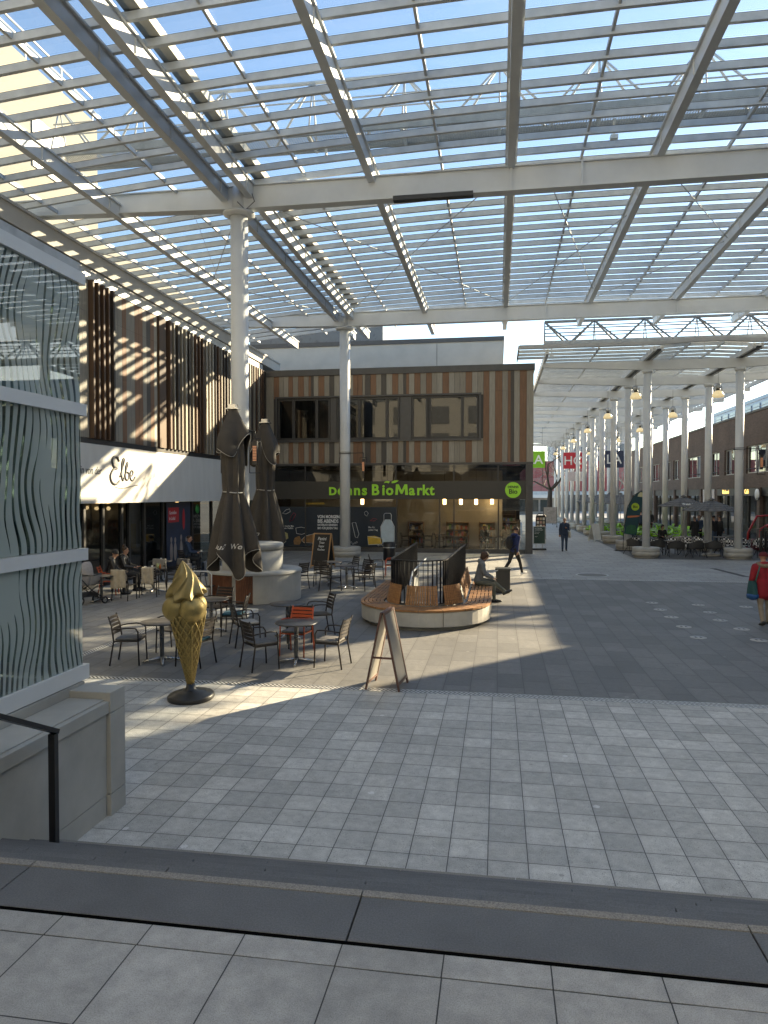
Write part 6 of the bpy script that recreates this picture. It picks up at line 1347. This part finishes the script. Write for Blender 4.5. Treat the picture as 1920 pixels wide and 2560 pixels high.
# ---------------------------------------------------------------- posters in the cafe window
t = thing('window_poster', 'blue poster of people with a red balloon and red caption in the cafe window', 'poster', (FX - .31, 28.2, .2)); px = FX - .318
MB().box((px, 26.4, .15), (px + .008, 28.6, 2.75)).build('sheet', M('poster_blue', (.02, .035, .07), .5, var=.5, scale=1.5), t); MB().box((px + .009, 26.55, 1.95), (px + .013, 27.5, 2.55)).build('caption_box', M('poster_red', (.45, .02, .03), .5), t)
textpart('lettering', 'Genießen', .2, PW, t, (px + .015, 26.62, 2.28), rot=(R(90), 0, R(90)), ext=.001, sx=.85); textpart('lettering', 'in Lokal', .2, PW, t, (px + .015, 26.62, 2.05), rot=(R(90), 0, R(90)), ext=.001, sx=.85)
mb = MB(); mb.ball((px + .011, 27.95, 2.05), (.004, .12, .45), 16, 10); mb.build('balloon', M('poster_red', (.45, .02, .03), .5), t)
for y_, hh in ((26.8, .9), (27.15, .85), (27.7, 1.0), (28.2, .8)): mb = MB(); mb.ball((px + .011, y_, .75), (.004, .14, .45 * hh), 14, 8); mb.ball((px + .011, y_, .75 + .55 * hh), (.004, .09, .12), 12, 8); mb.build('figure', M('poster_figure', (.3, .26, .24), .6), t)
o = MB().lathe([(0, 0), (.2, 0), (.2, .01), (0, .011)], n=24).build('disc_sign', M('disc_green', (.04, .3, .06), .5), None, world=False); o.location = (FX - .30, 29.3, 2.45); o.rotation_euler = (0, R(90), 0); tag(o, 'round green sign in the cafe window beside the blue poster', 'sign')
o = MB().box((0, -.3, 0), (.02, .3, .9)).build('yellow_apron', M('cloth_mustard', (.35, .25, .03), .9), None, world=False); o.location = (FX - .6, 24.2, 1.1); tag(o, 'mustard yellow cloth hanging inside the cafe window', 'cloth')

# ================================================================ TREES AND THE FAR END
BARK = M('bark', (.055, .042, .032), .9, var=.35, scale=8, bmp=.4)
def bare_tree(label, x, y, h, r, seed, m=BARK, depth=6, grp=None):
    r_ = random.Random(seed); t = thing('bare_tree', label, 'tree', (x, y, 0), 0, grp); tr = MB(); br = MB(); tw = MB()
    def grow(p, d, L, rad, lev):
        pts = [p]; rs = [rad]; n = 4; q = p.copy(); dd = d.copy()
        for i in range(n):
            dd = (dd + Vector((r_.uniform(-.22, .22), r_.uniform(-.22, .22), r_.uniform(-.05, .16)))).normalized(); q = q + dd * (L / n); pts.append(q.copy()); rs.append(rad * (1 - .38 * (i + 1) / n))
        (tr if lev == 0 else br if lev < 3 else tw).tube(pts, rs, 8 if lev < 2 else 5 if lev < 4 else 3)
        if lev >= depth: return
        k = 4 if lev == 0 else r_.choice([2, 3, 3])
        for i in range(k):
            az = 6.283 * i / k + r_.uniform(-.6, .6); sp = r_.uniform(.45, .95) if lev else r_.uniform(.6, 1.0); b_ = dd.orthogonal().normalized(); c_ = dd.cross(b_); nd = (dd * math.cos(sp) + (b_ * math.cos(az) + c_ * math.sin(az)) * math.sin(sp)).normalized()
            j = n if i == 0 or lev == 0 else r_.choice([2, 3, 4]); grow(pts[j], nd, L * r_.uniform(.62, .82), rs[j] * (.72 if i == 0 else .6), lev + 1)
    grow(Vector((0, 0, -.1)), Vector((.04, 0, 1)), h * .30, r, 0)
    tr.build('trunk', m, t, world=False); br.build('limbs', m, t, world=False); tw.build('crown', m, t, world=False); return t
bare_tree('large bare dark tree at the end of the walkway beside the market corner', 5.75, 86, 13, .40, 5)
PALEB = M('bark_hazy', (.20, .185, .17), .9, var=.2)
GTR = 'bare trees beyond the far end of the walkway'
for i, (x, y, h) in enumerate(((3, 126, 13), (11, 122, 15), (17.5, 118, 14), (22, 128, 15), (28, 124, 16), (36, 132, 15))): bare_tree('pale bare tree in the row beyond the far end of the walkway', x, y, h, .28, 20 + i, PALEB, 5, GTR)
fb = thing('red_building', 'long red-panelled building closing the far end of the walkway', 'building', (15, 140, 0))
m, tt, b = nodes('red_panels'); v = coord(tt); br = N(tt, 'TexBrick', offset=.3); sxx = N(tt, 'SeparateXYZ'); tt.links.new(v, sxx.inputs[0]); cb = N(tt, 'CombineXYZ'); tt.links.new(sxx.outputs[0], cb.inputs[0]); tt.links.new(sxx.outputs[2], cb.inputs[1]); tt.links.new(cb.outputs[0], br.inputs[0]); br.inputs['Scale'].default_value = 1; br.inputs['Brick Width'].default_value = 3.4; br.inputs['Row Height'].default_value = 3.2; br.inputs['Mortar Size'].default_value = .03; br.inputs['Color1'].default_value = c4((.30, .06, .06)); br.inputs['Color2'].default_value = c4((.40, .16, .15)); br.inputs['Mortar'].default_value = c4((.2, .05, .05)); tt.links.new(br.outputs[0], b.inputs['Base Color']); b.inputs['Roughness'].default_value = .7
MB().box((-14, 140, 3.2), (60, 160, 9.6)).build('wall', m, fb); MB().box((-14, 139.5, 0), (60, 158, 3.1)).build('ground_floor', M('far_shop_dark', (.10, .09, .085), .5, var=.6, scale=.4), fb); MB().box((-14, 139.2, 3.11), (60, 139.9, 3.8)).build('canopy_band', WHITE2, fb)
hb = thing('office_tower', 'pale office tower rising behind the red building', 'building', (24, 190, 0)); MB().box((14, 190, 0), (34, 210, 24)).build('wall', M('tower_pale', (.5, .52, .54), .7, var=.1), hb); mb = MB()
for i in range(7):
    for k in range(6): mb.box((14.8 + k * 3.2, 189.9, 2 + i * 3.1), (17.2 + k * 3.2, 189.99, 3.9 + i * 3.1))
mb.build('window_row', M('tower_glass', (.12, .15, .18), .2), hb)
kb = thing('flower_kiosk', 'low white flat-roofed kiosk before the red building', 'kiosk', (7, 118, 0)); MB().box((-2, 118, 0), (9, 122, 2.6)).build('wall', M('kiosk_wall', (.3, .28, .26), .6, var=.3, scale=1), kb); MB().box((-2.6, 117.2, 2.61), (9.6, 122.5, 3.1)).build('roof', WHITE, kb); mb = MB()
for i in range(5): mb.box((-1.6 + i * 2.1, 117.95, .4), (.2 + i * 2.1, 117.99, 2.3))
mb.build('window_row', M('kiosk_glass', (.05, .06, .06), .1), kb)
